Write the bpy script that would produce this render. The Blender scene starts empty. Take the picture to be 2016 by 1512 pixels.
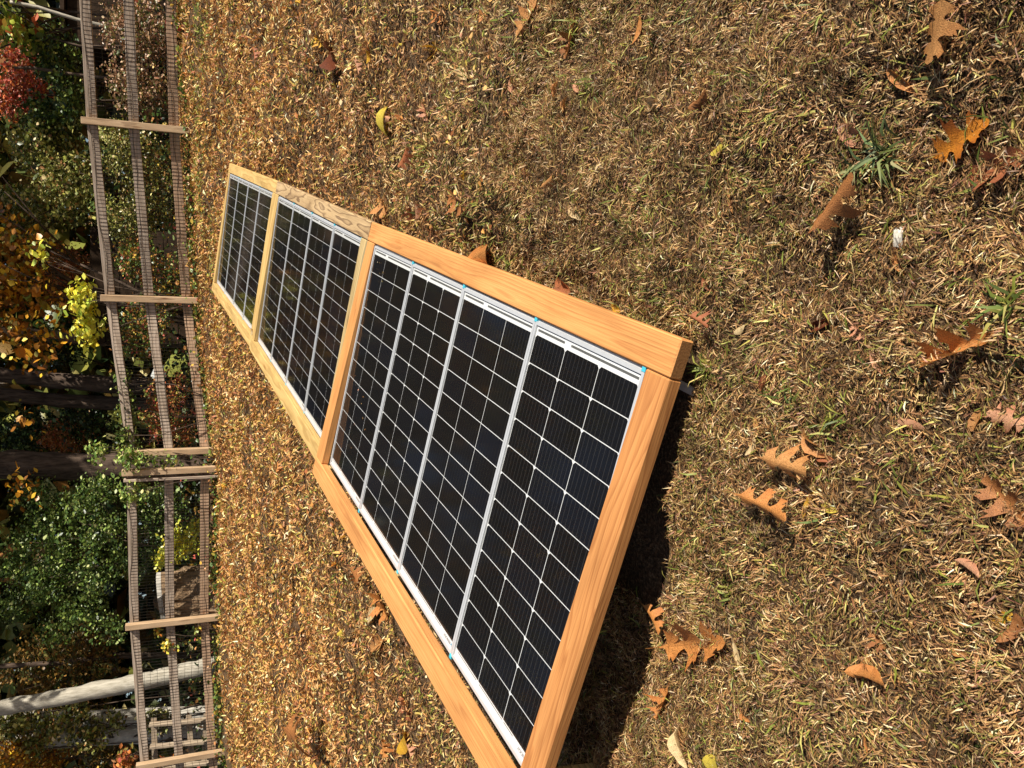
import bpy, math, random
import numpy as np
from mathutils import Matrix, Vector

# ------------------------------------------------------------------ camera, sky, sun, exposure
scn = bpy.context.scene
COL = scn.collection
CAM = np.array([0.0, 0.0, 1.0])
c_right = np.array([0.99996192, -0.00312731, -0.00814692])
c_down = np.array([-0.00872654, -0.3583543, -0.93354488])
c_fwd = np.array([0.0, 0.93358043, -0.35836795])
F = 1514.0                                   # focal length in photo pixels (2016 wide)
cd = bpy.data.cameras.new('camera')
cam = bpy.data.objects.new('camera', cd)
COL.objects.link(cam)
cd.sensor_fit = 'HORIZONTAL'
cd.sensor_width = 36.0
cd.lens = F / 2016.0 * 36.0
cd.clip_start = 0.05
cd.clip_end = 2000.0
# the phone was held on its side: the image's right is the world's down
m = Matrix.Identity(4)
for i in range(3):
    m[i][0] = c_down[i]; m[i][1] = c_right[i]; m[i][2] = -c_fwd[i]; m[i][3] = CAM[i]
cam.matrix_world = m
scn.camera = cam

AZ, EL = math.radians(33.0), math.radians(37.0)
L_DIR = Vector((-math.cos(AZ) * math.cos(EL), math.sin(AZ) * math.cos(EL), -math.sin(EL)))   # way the light travels
world = bpy.data.worlds.new('World'); scn.world = world; world.use_nodes = True
wn = world.node_tree; wn.nodes.clear()
sky = wn.nodes.new('ShaderNodeTexSky'); sky.sky_type = 'NISHITA'; sky.sun_disc = False
sky.sun_elevation = EL
sky.sun_rotation = math.atan2(-L_DIR.x, -L_DIR.y)
bg = wn.nodes.new('ShaderNodeBackground'); bg.inputs['Strength'].default_value = 0.055
wo = wn.nodes.new('ShaderNodeOutputWorld')
wn.links.new(sky.outputs[0], bg.inputs[0]); wn.links.new(bg.outputs[0], wo.inputs[0])
sd = bpy.data.lights.new('sun', 'SUN'); sd.energy = 5.0; sd.angle = math.radians(0.5); sd.color = (1.0, 0.94, 0.84)
sun = bpy.data.objects.new('sun', sd); COL.objects.link(sun)
sun.rotation_euler = L_DIR.to_track_quat('-Z', 'Y').to_euler()
sun.location = (10, -10, 20)
scn.view_settings.view_transform = 'Standard'
scn.view_settings.look = 'None'
scn.view_settings.exposure = 0.58
scn.view_settings.gamma = 1.0
scn.cycles.max_bounces = 6
scn.cycles.transparent_max_bounces = 12
scn.cycles.caustics_reflective = False
scn.cycles.caustics_refractive = False

rng = np.random.default_rng(7)
random.seed(7)

# ------------------------------------------------------------------ helpers
def ray(x, y):
    """direction of the line of sight through photo pixel (x, y)"""
    return c_right * ((756.0 - y) / F) + c_down * ((x - 1008.0) / F) + c_fwd

def at(x, y, Y):
    d = ray(x, y)
    return CAM + d * (Y / d[1])

def tag(o, label=None, cat=None, group=None, kind=None):
    if label: o['label'] = label
    if cat: o['category'] = cat
    if group: o['group'] = group
    if kind: o['kind'] = kind
    return o

def link(o, parent=None):
    COL.objects.link(o)
    if parent is not None: o.parent = parent
    return o

def empty(name, loc=(0, 0, 0), rot=None):
    o = bpy.data.objects.new(name, None)
    o.empty_display_size = 0.1
    o.location = loc
    if rot is not None: o.rotation_euler = rot
    return link(o)

def mesh_np(name, verts, faces, mats, cols=None, smooth=False, fmat=None):
    """verts (n,3), faces (m,k) with one k; or a list of faces"""
    me = bpy.data.meshes.new(name)
    verts = np.asarray(verts, dtype=np.float32)
    if isinstance(faces, np.ndarray):
        k = faces.shape[1]; n = len(faces)
        me.vertices.add(len(verts)); me.vertices.foreach_set('co', verts.ravel())
        me.loops.add(n * k); me.loops.foreach_set('vertex_index', faces.astype(np.int32).ravel())
        me.polygons.add(n); me.polygons.foreach_set('loop_start', np.arange(0, n * k, k, dtype=np.int32))
        me.polygons.foreach_set('loop_total', np.full(n, k, dtype=np.int32))
    else:
        me.from_pydata([tuple(map(float, v)) for v in verts], [], faces)
    if fmat is not None: me.polygons.foreach_set('material_index', np.asarray(fmat, dtype=np.int32))
    me.update(calc_edges=True)
    if cols is not None:
        a = me.color_attributes.new('Col', 'FLOAT_COLOR', 'POINT')
        c4 = np.ones((len(verts), 4), dtype=np.float32); c4[:, :3] = cols
        a.data.foreach_set('color', c4.ravel())
    if smooth: me.polygons.foreach_set('use_smooth', np.ones(len(me.polygons), dtype=bool))
    for mt in (mats if isinstance(mats, (list, tuple)) else [mats]): me.materials.append(mt)
    me.validate()
    return me

def obj(name, me, parent=None, loc=None):
    o = bpy.data.objects.new(name, me)
    if loc is not None: o.location = loc
    return link(o, parent)

def box_vf(x0, x1, y0, y1, z0, z1, bev=0.0):
    if bev <= 0:
        v = [(x0, y0, z0), (x1, y0, z0), (x1, y1, z0), (x0, y1, z0), (x0, y0, z1), (x1, y0, z1), (x1, y1, z1), (x0, y1, z1)]
        f = [(0, 3, 2, 1), (4, 5, 6, 7), (0, 1, 5, 4), (1, 2, 6, 5), (2, 3, 7, 6), (3, 0, 4, 7)]
        return v, f
    b = bev                                   # chamfered box
    v = []; idx = {}
    for ix, (xo, xi) in enumerate(((x0, x0 + b), (x1, x1 - b))):
        for iy, (yo, yi) in enumerate(((y0, y0 + b), (y1, y1 - b))):
            for iz, (zo, zi) in enumerate(((z0, z0 + b), (z1, z1 - b))):
                idx[ix, iy, iz] = len(v)
                v += [(xo, yi, zi), (xi, yo, zi), (xi, yi, zo)]
    I = lambda a, b_, c, k: idx[a, b_, c] + k
    f = []
    for s in (0, 1):
        q = [I(s, 0, 0, 0), I(s, 1, 0, 0), I(s, 1, 1, 0), I(s, 0, 1, 0)]; f.append(tuple(q if s else q[::-1]))
        q = [I(0, s, 0, 1), I(0, s, 1, 1), I(1, s, 1, 1), I(1, s, 0, 1)]; f.append(tuple(q if s else q[::-1]))
        q = [I(0, 0, s, 2), I(1, 0, s, 2), I(1, 1, s, 2), I(0, 1, s, 2)]; f.append(tuple(q if s else q[::-1]))
    for a in (0, 1):
        for c in (0, 1):
            f.append((I(0, a, c, 1), I(1, a, c, 1), I(1, a, c, 2), I(0, a, c, 2)))
            f.append((I(a, 0, c, 0), I(a, 1, c, 0), I(a, 1, c, 2), I(a, 0, c, 2)))
            f.append((I(a, c, 0, 0), I(a, c, 1, 0), I(a, c, 1, 1), I(a, c, 0, 1)))
    for k in idx.values(): f.append((k, k + 1, k + 2))
    return v, f

def box_mesh(name, dims, mat, bev=0.0):
    v, f = box_vf(*dims, bev=bev)
    me = mesh_np(name, v, f, mat)
    if bev > 0:
        import bmesh
        bm = bmesh.new(); bm.from_mesh(me); bmesh.ops.recalc_face_normals(bm, faces=bm.faces); bm.to_mesh(me); bm.free()
    return me

class VF:
    """collects boxes and tubes into one mesh"""
    def __init__(s): s.v = []; s.f = []
    def add(s, v, f):
        n = len(s.v); s.v += [tuple(p) for p in v]; s.f += [tuple(i + n for i in q) for q in f]
    def box(s, *d, bev=0.0): s.add(*box_vf(*d, bev=bev))
    def bar(s, a, b, r, sides=4):
        s.tube([a, b], [r, r], sides)
    def tube(s, pts, rads, sides=8, cap=True, wob=0.0, seed=0):
        pts = [np.asarray(p, float) for p in pts]; R = np.random.default_rng(seed)
        n0 = len(s.v); prev = None
        for i, p in enumerate(pts):
            t = pts[min(i + 1, len(pts) - 1)] - pts[max(i - 1, 0)]; t /= np.linalg.norm(t) + 1e-9
            u = np.cross(t, [0.31, 0.9, 0.2]) if prev is None else prev - t * (prev @ t)
            u /= np.linalg.norm(u) + 1e-9; prev = u; w = np.cross(t, u)
            for k in range(sides):
                a = 2 * math.pi * k / sides; r = rads[i] * (1 + wob * R.normal())
                s.v.append(tuple(p + r * (math.cos(a) * u + math.sin(a) * w)))
        for i in range(len(pts) - 1):
            for k in range(sides):
                a = n0 + i * sides + k; b = n0 + i * sides + (k + 1) % sides
                s.f.append((a, b, b + sides, a + sides))
        if cap:
            s.f.append(tuple(n0 + k for k in range(sides))[::-1])
            e = n0 + (len(pts) - 1) * sides; s.f.append(tuple(e + k for k in range(sides)))
    def mesh(s, name, mat, smooth=False): return mesh_np(name, s.v, s.f, mat, smooth=smooth)

def lin(r, g, b):
    return tuple(((c / 255.0) / 12.92 if c / 255.0 <= 0.04045 else ((c / 255.0 + 0.055) / 1.055) ** 2.4) for c in (r, g, b))

# ------------------------------------------------------------------ materials
def newmat(name):
    mt = bpy.data.materials.new(name); mt.use_nodes = True
    nt = mt.node_tree; nt.nodes.clear()
    out = nt.nodes.new('ShaderNodeOutputMaterial')
    return mt, nt, out

def N(nt, typ, **kw):
    n = nt.nodes.new(typ)
    for k, v in kw.items(): setattr(n, k, v)
    return n

def ramp(nt, stops, interp='LINEAR'):
    r = N(nt, 'ShaderNodeValToRGB'); e = r.color_ramp; e.interpolation = interp
    while len(e.elements) > 1: e.elements.remove(e.elements[-1])
    e.elements[0].position = stops[0][0]; e.elements[0].color = (*stops[0][1], 1)
    for p, c in stops[1:]:
        x = e.elements.new(p); x.color = (*c, 1)
    return r

def plain(name, col, rough=0.6, metal=0.0, spec=0.5, noise=0.0, nscale=30.0):
    mt, nt, out = newmat(name)
    b = N(nt, 'ShaderNodeBsdfPrincipled')
    b.inputs['Roughness'].default_value = rough; b.inputs['Metallic'].default_value = metal
    b.inputs['Specular IOR Level'].default_value = spec
    if noise > 0:
        tc = N(nt, 'ShaderNodeTexCoord'); nz = N(nt, 'ShaderNodeTexNoise'); nz.inputs['Scale'].default_value = nscale
        nz.inputs['Detail'].default_value = 5
        nt.links.new(tc.outputs['Object'], nz.inputs['Vector'])
        r = ramp(nt, [(0.3, tuple(c * (1 - noise) for c in col)), (0.7, tuple(min(1, c * (1 + noise)) for c in col))])
        nt.links.new(nz.outputs['Fac'], r.inputs['Fac']); nt.links.new(r.outputs['Color'], b.inputs['Base Color'])
    else: b.inputs['Base Color'].default_value = (*col, 1)
    nt.links.new(b.outputs[0], out.inputs[0])
    return mt

def leafmat(name, trans=0.35, rough=0.55, spec=0.3, vein=False):
    """foliage and blades: colour from the mesh, light passing through"""
    mt, nt, out = newmat(name)
    at_ = N(nt, 'ShaderNodeAttribute', attribute_name='Col')
    b = N(nt, 'ShaderNodeBsdfPrincipled'); b.inputs['Roughness'].default_value = rough
    b.inputs['Specular IOR Level'].default_value = spec
    tl = N(nt, 'ShaderNodeBsdfTranslucent'); mx = N(nt, 'ShaderNodeMixShader'); mx.inputs[0].default_value = trans
    col = at_.outputs['Color']
    if vein:
        tc = N(nt, 'ShaderNodeTexCoord'); nz = N(nt, 'ShaderNodeTexNoise'); nz.inputs['Scale'].default_value = 55; nz.inputs['Detail'].default_value = 6
        nt.links.new(tc.outputs['Object'], nz.inputs['Vector'])
        r = ramp(nt, [(0.3, (0.55, 0.5, 0.45)), (0.55, (1, 1, 1)), (0.8, (1.25, 1.15, 0.95))])
        nt.links.new(nz.outputs['Fac'], r.inputs['Fac'])
        oi = N(nt, 'ShaderNodeObjectInfo')
        mul = N(nt, 'ShaderNodeMix', data_type='RGBA', blend_type='MULTIPLY'); mul.inputs[0].default_value = 1.0
        nt.links.new(col, mul.inputs[6]); nt.links.new(r.outputs['Color'], mul.inputs[7])
        m2 = N(nt, 'ShaderNodeMix', data_type='RGBA', blend_type='MULTIPLY'); m2.inputs[0].default_value = 1.0
        nt.links.new(mul.outputs[2], m2.inputs[6]); nt.links.new(oi.outputs['Color'], m2.inputs[7])
        sx_ = N(nt, 'ShaderNodeSeparateXYZ'); nt.links.new(tc.outputs['Object'], sx_.inputs[0])
        ay = N(nt, 'ShaderNodeMath', operation='ABSOLUTE'); nt.links.new(sx_.outputs['Y'], ay.inputs[0])
        mid = N(nt, 'ShaderNodeMath', operation='LESS_THAN'); mid.inputs[1].default_value = .008; nt.links.new(ay.outputs[0], mid.inputs[0])
        ty = N(nt, 'ShaderNodeMath', operation='MULTIPLY'); ty.inputs[1].default_value = -.85; nt.links.new(ay.outputs[0], ty.inputs[0])
        sm = N(nt, 'ShaderNodeMath', operation='ADD'); nt.links.new(sx_.outputs['X'], sm.inputs[0]); nt.links.new(ty.outputs[0], sm.inputs[1])
        m7 = N(nt, 'ShaderNodeMath', operation='MULTIPLY'); m7.inputs[1].default_value = 9.0; nt.links.new(sm.outputs[0], m7.inputs[0])
        f7 = N(nt, 'ShaderNodeMath', operation='FRACT'); nt.links.new(m7.outputs[0], f7.inputs[0])
        l7 = N(nt, 'ShaderNodeMath', operation='LESS_THAN'); l7.inputs[1].default_value = .07; nt.links.new(f7.outputs[0], l7.inputs[0])
        mxv = N(nt, 'ShaderNodeMath', operation='MAXIMUM'); nt.links.new(mid.outputs[0], mxv.inputs[0]); nt.links.new(l7.outputs[0], mxv.inputs[1])
        m8 = N(nt, 'ShaderNodeMath', operation='MULTIPLY'); m8.inputs[1].default_value = .45; nt.links.new(mxv.outputs[0], m8.inputs[0])
        mv = N(nt, 'ShaderNodeMix', data_type='RGBA', blend_type='MULTIPLY'); nt.links.new(m8.outputs[0], mv.inputs[0]); nt.links.new(m2.outputs[2], mv.inputs[6]); mv.inputs[7].default_value = (.55, .45, .4, 1)
        col = mv.outputs[2]
        bp = N(nt, 'ShaderNodeBump'); bp.inputs['Strength'].default_value = 0.5; bp.inputs['Distance'].default_value = 0.003
        nt.links.new(nz.outputs['Fac'], bp.inputs['Height']); nt.links.new(bp.outputs[0], b.inputs['Normal'])
    nt.links.new(col, b.inputs['Base Color']); nt.links.new(col, tl.inputs['Color'])
    nt.links.new(b.outputs[0], mx.inputs[1]); nt.links.new(tl.outputs[0], mx.inputs[2]); nt.links.new(mx.outputs[0], out.inputs[0])
    return mt

def woodmat(name, light, mid, dark, freq=70.0, pith=(0.03, -0.06), distort=0.03, grey=0.0, seed=0.0, contrast=1.0, rough=0.75, knots=0.8):
    """board along local x: growth rings about a pith line, bent by noise, with fine fibres"""
    mt, nt, out = newmat(name)
    tc = N(nt, 'ShaderNodeTexCoord'); oi = N(nt, 'ShaderNodeObjectInfo')
    add = N(nt, 'ShaderNodeVectorMath', operation='ADD')
    rs = N(nt, 'ShaderNodeVectorMath', operation='SCALE'); rs.inputs[0].default_value = (7.3, 0.0, 0.0); nt.links.new(oi.outputs['Random'], rs.inputs['Scale'])
    nt.links.new(tc.outputs['Object'], add.inputs[0]); nt.links.new(rs.outputs[0], add.inputs[1])
    mp = N(nt, 'ShaderNodeMapping'); mp.inputs['Scale'].default_value = (1.6, 9.0, 9.0); mp.inputs['Location'].default_value = (seed, seed * 2, 0)
    nt.links.new(add.outputs[0], mp.inputs['Vector'])
    nz = N(nt, 'ShaderNodeTexNoise'); nz.inputs['Scale'].default_value = 1.0; nz.inputs['Detail'].default_value = 2.5
    nt.links.new(mp.outputs[0], nz.inputs['Vector'])
    off = N(nt, 'ShaderNodeVectorMath', operation='SUBTRACT'); off.inputs[1].default_value = (0.5, 0.5, 0.5)
    nt.links.new(nz.outputs['Color'], off.inputs[0])
    sc = N(nt, 'ShaderNodeVectorMath', operation='SCALE'); sc.inputs['Scale'].default_value = distort * 2
    nt.links.new(off.outputs[0], sc.inputs[0])
    p2 = N(nt, 'ShaderNodeVectorMath', operation='ADD'); nt.links.new(tc.outputs['Object'], p2.inputs[0]); nt.links.new(sc.outputs[0], p2.inputs[1])
    p3 = N(nt, 'ShaderNodeVectorMath', operation='MULTIPLY'); p3.inputs[1].default_value = (0, 1, 1); nt.links.new(p2.outputs[0], p3.inputs[0])
    p4 = N(nt, 'ShaderNodeVectorMath', operation='SUBTRACT'); p4.inputs[1].default_value = (0, pith[0], pith[1]); nt.links.new(p3.outputs[0], p4.inputs[0])
    ln = N(nt, 'ShaderNodeVectorMath', operation='LENGTH'); nt.links.new(p4.outputs[0], ln.inputs[0])
    mu = N(nt, 'ShaderNodeMath', operation='MULTIPLY'); mu.inputs[1].default_value = freq; nt.links.new(ln.outputs['Value'], mu.inputs[0])
    fr = N(nt, 'ShaderNodeMath', operation='FRACT'); nt.links.new(mu.outputs[0], fr.inputs[0])
    md = tuple(l + (m_ - l) * contrast for l, m_ in zip(light, mid)); dk = tuple(l + (d - l) * contrast for l, d in zip(light, dark))
    rp = ramp(nt, [(0.0, light), (0.55, md), (0.86, dk), (0.97, md), (1.0, light)]); nt.links.new(fr.outputs[0], rp.inputs['Fac'])
    mf = N(nt, 'ShaderNodeMapping'); mf.inputs['Scale'].default_value = (6.0, 260.0, 260.0); nt.links.new(add.outputs[0], mf.inputs['Vector'])
    nf = N(nt, 'ShaderNodeTexNoise'); nf.inputs['Scale'].default_value = 1.0; nf.inputs['Detail'].default_value = 4; nt.links.new(mf.outputs[0], nf.inputs['Vector'])
    rf = ramp(nt, [(0.25, (0.72, 0.7, 0.68)), (0.6, (1.04, 1.04, 1.04))]); nt.links.new(nf.outputs['Fac'], rf.inputs['Fac'])
    mx = N(nt, 'ShaderNodeMix', data_type='RGBA', blend_type='MULTIPLY'); mx.inputs[0].default_value = 0.8
    nt.links.new(rp.outputs['Color'], mx.inputs[6]); nt.links.new(rf.outputs['Color'], mx.inputs[7])
    # broad stains
    ns = N(nt, 'ShaderNodeTexNoise'); ns.inputs['Scale'].default_value = 3.2; ns.inputs['Detail'].default_value = 3
    ms = N(nt, 'ShaderNodeMapping'); ms.inputs['Scale'].default_value = (1.0, 3.0, 3.0); nt.links.new(add.outputs[0], ms.inputs['Vector']); nt.links.new(ms.outputs[0], ns.inputs['Vector'])
    r2 = ramp(nt, [(0.32, (0.72, 0.68, 0.64)), (0.5, (0.97, 0.95, 0.92)), (0.66, (1.1, 1.1, 1.12))]); nt.links.new(ns.outputs['Fac'], r2.inputs['Fac'])
    m2 = N(nt, 'ShaderNodeMix', data_type='RGBA', blend_type='MULTIPLY'); m2.inputs[0].default_value = 0.7
    nt.links.new(mx.outputs[2], m2.inputs[6]); nt.links.new(r2.outputs['Color'], m2.inputs[7])
    col = m2.outputs[2]
    # knots
    mk = N(nt, 'ShaderNodeMapping'); mk.inputs['Scale'].default_value = (2.1, 9.0, 9.0); mk.inputs['Location'].default_value = (seed * 3.1, 0.3 + seed, 0.2); nt.links.new(add.outputs[0], mk.inputs['Vector'])
    vo = N(nt, 'ShaderNodeTexVoronoi'); vo.inputs['Scale'].default_value = 1.0; nt.links.new(mk.outputs[0], vo.inputs['Vector'])
    rk = ramp(nt, [(0.05, (0.35, 0.22, 0.14)), (0.11, (0.8, 0.66, 0.55)), (0.16, (1, 1, 1))]); nt.links.new(vo.outputs['Distance'], rk.inputs['Fac'])
    m3 = N(nt, 'ShaderNodeMix', data_type='RGBA', blend_type='MULTIPLY'); m3.inputs[0].default_value = knots
    nt.links.new(col, m3.inputs[6]); nt.links.new(rk.outputs['Color'], m3.inputs[7]); col = m3.outputs[2]
    if grey > 0:
        mg = N(nt, 'ShaderNodeMix', data_type='RGBA'); mg.inputs[0].default_value = grey; mg.inputs[7].default_value = (0.25, 0.215, 0.175, 1)
        nt.links.new(col, mg.inputs[6]); col = mg.outputs[2]
    # cut ends are darker and greyer than the faces
    sn = N(nt, 'ShaderNodeSeparateXYZ'); nt.links.new(tc.outputs['Normal'], sn.inputs[0])
    aa = N(nt, 'ShaderNodeMath', operation='ABSOLUTE'); nt.links.new(sn.outputs['X'], aa.inputs[0])
    gg = N(nt, 'ShaderNodeMath', operation='GREATER_THAN'); gg.inputs[1].default_value = 0.9; nt.links.new(aa.outputs[0], gg.inputs[0])
    me_ = N(nt, 'ShaderNodeMix', data_type='RGBA', blend_type='MULTIPLY'); nt.links.new(gg.outputs[0], me_.inputs[0]); nt.links.new(col, me_.inputs[6]); me_.inputs[7].default_value = (0.42, 0.42, 0.44, 1)
    col = me_.outputs[2]
    b = N(nt, 'ShaderNodeBsdfPrincipled'); b.inputs['Roughness'].default_value = rough; b.inputs['Specular IOR Level'].default_value = 0.25
    nt.links.new(col, b.inputs['Base Color'])
    bp = N(nt, 'ShaderNodeBump'); bp.inputs['Strength'].default_value = 0.45; bp.inputs['Distance'].default_value = 0.002
    nt.links.new(nf.outputs['Fac'], bp.inputs['Height']); nt.links.new(bp.outputs[0], b.inputs['Normal'])
    nt.links.new(b.outputs[0], out.inputs[0])
    return mt

def barkmat(name, a, b_, stretch=(14, 14, 2.2), bump=0.02, patch=None):
    mt, nt, out = newmat(name)
    tc = N(nt, 'ShaderNodeTexCoord'); mp = N(nt, 'ShaderNodeMapping'); mp.inputs['Scale'].default_value = stretch
    nt.links.new(tc.outputs['Object'], mp.inputs['Vector'])
    nz = N(nt, 'ShaderNodeTexNoise'); nz.inputs['Scale'].default_value = 1.5; nz.inputs['Detail'].default_value = 7; nz.inputs['Roughness'].default_value = 0.65
    nt.links.new(mp.outputs[0], nz.inputs['Vector'])
    r = ramp(nt, [(0.32, a), (0.62, b_)]); nt.links.new(nz.outputs['Fac'], r.inputs['Fac'])
    col = r.outputs['Color']
    if patch:
        n2 = N(nt, 'ShaderNodeTexNoise'); n2.inputs['Scale'].default_value = patch[1]; n2.inputs['Detail'].default_value = 3
        nt.links.new(tc.outputs['Object'], n2.inputs['Vector'])
        r2 = ramp(nt, [(0.58, (0, 0, 0)), (0.62, (1, 1, 1))]); nt.links.new(n2.outputs['Fac'], r2.inputs['Fac'])
        mx = N(nt, 'ShaderNodeMix', data_type='RGBA'); nt.links.new(r2.outputs['Color'], mx.inputs[0]); nt.links.new(col, mx.inputs[6]); mx.inputs[7].default_value = (*patch[0], 1)
        col = mx.outputs[2]
    b = N(nt, 'ShaderNodeBsdfPrincipled'); b.inputs['Roughness'].default_value = 0.9; b.inputs['Specular IOR Level'].default_value = 0.15
    nt.links.new(col, b.inputs['Base Color'])
    bp = N(nt, 'ShaderNodeBump'); bp.inputs['Strength'].default_value = 0.9; bp.inputs['Distance'].default_value = bump
    nt.links.new(nz.outputs['Fac'], bp.inputs['Height']); nt.links.new(bp.outputs[0], b.inputs['Normal'])
    nt.links.new(b.outputs[0], out.inputs[0])
    return mt

# ground: thatch and bare soil
def groundmat():
    mt, nt, out = newmat('soil_and_thatch')
    tc = N(nt, 'ShaderNodeTexCoord')
    nz = N(nt, 'ShaderNodeTexNoise'); nz.inputs['Scale'].default_value = 120; nz.inputs['Detail'].default_value = 8; nz.inputs['Roughness'].default_value = 0.7
    nt.links.new(tc.outputs['Object'], nz.inputs['Vector'])
    r = ramp(nt, [(0.36, (0.02, 0.013, 0.008)), (0.53, (0.13, 0.085, 0.05)), (0.72, (0.44, 0.30, 0.18))]); nt.links.new(nz.outputs['Fac'], r.inputs['Fac'])
    n2 = N(nt, 'ShaderNodeTexNoise'); n2.inputs['Scale'].default_value = 2.3; n2.inputs['Detail'].default_value = 5
    nt.links.new(tc.outputs['Object'], n2.inputs['Vector'])
    r2 = ramp(nt, [(0.3, (0.75, 0.72, 0.62)), (0.7, (1.25, 1.18, 1.1))]); nt.links.new(n2.outputs['Fac'], r2.inputs['Fac'])
    mx = N(nt, 'ShaderNodeMix', data_type='RGBA', blend_type='MULTIPLY'); mx.inputs[0].default_value = 1
    nt.links.new(r.outputs['Color'], mx.inputs[6]); nt.links.new(r2.outputs['Color'], mx.inputs[7])
    b = N(nt, 'ShaderNodeBsdfPrincipled'); b.inputs['Roughness'].default_value = 0.95; b.inputs['Specular IOR Level'].default_value = 0.1
    nt.links.new(mx.outputs[2], b.inputs['Base Color'])
    bp = N(nt, 'ShaderNodeBump'); bp.inputs['Strength'].default_value = 1.0; bp.inputs['Distance'].default_value = 0.015
    nt.links.new(nz.outputs['Fac'], bp.inputs['Height']); nt.links.new(bp.outputs[0], b.inputs['Normal'])
    nt.links.new(b.outputs[0], out.inputs[0])
    return mt

M = {}
M['ground'] = groundmat()
M['blade'] = leafmat('dry_grass_blade', trans=0.14, rough=0.5, spec=0.35)
M['foliage'] = leafmat('foliage', trans=0.16, rough=0.4, spec=0.5)
M['fallen'] = leafmat('fallen_leaf', trans=0.22, rough=0.5, spec=0.35, vein=True)
M['pine'] = woodmat('orange_pine', (0.66, 0.315, 0.105), (0.59, 0.265, 0.08), (0.41, 0.155, 0.045), freq=120, pith=(0.016, -0.006), distort=0.016, contrast=0.55)
M['pine_near'] = woodmat('orange_pine_front', (0.56, 0.255, 0.085), (0.49, 0.21, 0.065), (0.33, 0.12, 0.034), freq=80, pith=(-0.03, -0.06), distort=0.045, seed=4.0, contrast=0.7)
M['yellow'] = woodmat('yellow_treated_pine', (0.64, 0.44, 0.17), (0.57, 0.37, 0.13), (0.43, 0.26, 0.085), freq=60, pith=(0.02, -0.08), distort=0.03, seed=2.0, contrast=0.75)
M['grain'] = woodmat('strongly_grained_pine', (0.54, 0.38, 0.20), (0.47, 0.32, 0.165), (0.21, 0.13, 0.07), freq=75, pith=(0.0, -0.05), distort=0.05, seed=6.0, knots=0.25)
M['greenish'] = woodmat('greenish_treated_pine', (0.56, 0.40, 0.18), (0.45, 0.33, 0.15), (0.28, 0.22, 0.11), freq=60, pith=(0.04, -0.05), distort=0.03, seed=3.0)
M['rail'] = woodmat('weathered_rail', (0.56, 0.45, 0.35), (0.49, 0.385, 0.295), (0.34, 0.255, 0.19), freq=55, pith=(0.05, -0.1), distort=0.03, grey=0.1, seed=1.0)
M['rail_low'] = woodmat('weathered_low_rail', (0.60, 0.40, 0.26), (0.52, 0.335, 0.21), (0.36, 0.22, 0.13), freq=55, pith=(0.05, -0.1), distort=0.03, grey=0.1, seed=1.5)
M['post'] = woodmat('fence_post', (0.60, 0.42, 0.25), (0.52, 0.35, 0.20), (0.36, 0.23, 0.13), freq=50, pith=(0.0, -0.08), distort=0.03, grey=0.12, seed=5.0)
M['oldwood'] = woodmat('old_grey_board', (0.50, 0.40, 0.28), (0.42, 0.33, 0.23), (0.28, 0.2, 0.13), freq=50, pith=(0.0, -0.08), distort=0.03, grey=0.2, seed=8.0)
M['darkwood'] = plain('dark_stained_board', (0.035, 0.022, 0.014), 0.95, spec=0.08, noise=0.4, nscale=12)
M['alu'] = plain('anodised_aluminium', (0.56, 0.57, 0.58), 0.45, 0.25, noise=0.05, nscale=60)
M['back'] = plain('white_backsheet', (0.80, 0.81, 0.80), 0.55)
M['ribbon'] = plain('tinned_ribbon', (0.20, 0.20, 0.19), 0.4, 0.5)
M['cap'] = plain('cyan_plastic', (0.06, 0.46, 0.58), 0.4)
M['print'] = plain('grey_print', (0.05, 0.06, 0.09), 0.6)
M['print_blue'] = plain('blue_print', (0.05, 0.35, 0.55), 0.6)
M['wire'] = plain('dark_wire', (0.03, 0.026, 0.02), 0.6, 0.3)
M['bark_dark'] = barkmat('dark_bark', (0.025, 0.017, 0.012), (0.13, 0.09, 0.065))
M['bark_pale'] = barkmat('pale_smooth_bark', (0.26, 0.23, 0.175), (0.47, 0.43, 0.35), stretch=(16, 16, 3.5), bump=0.012)
M['bark_white'] = barkmat('white_bark', (0.34, 0.31, 0.26), (0.58, 0.54, 0.46), stretch=(10, 10, 6), bump=0.01, patch=((0.06, 0.05, 0.04), 5))
M['bark_rough'] = barkmat('ridged_bark', (0.05, 0.03, 0.018), (0.36, 0.24, 0.14), stretch=(9, 9, 1.6), bump=0.05)
M['cut'] = plain('grey_cut_wood', (0.42, 0.39, 0.34), 0.85, noise=0.25, nscale=14)
M['stone'] = plain('pale_stone', (0.62, 0.57, 0.47), 0.8, noise=0.25, nscale=40)
M['slate'] = plain('grey_stone', (0.11, 0.11, 0.105), 0.85, noise=0.35, nscale=30)

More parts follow.
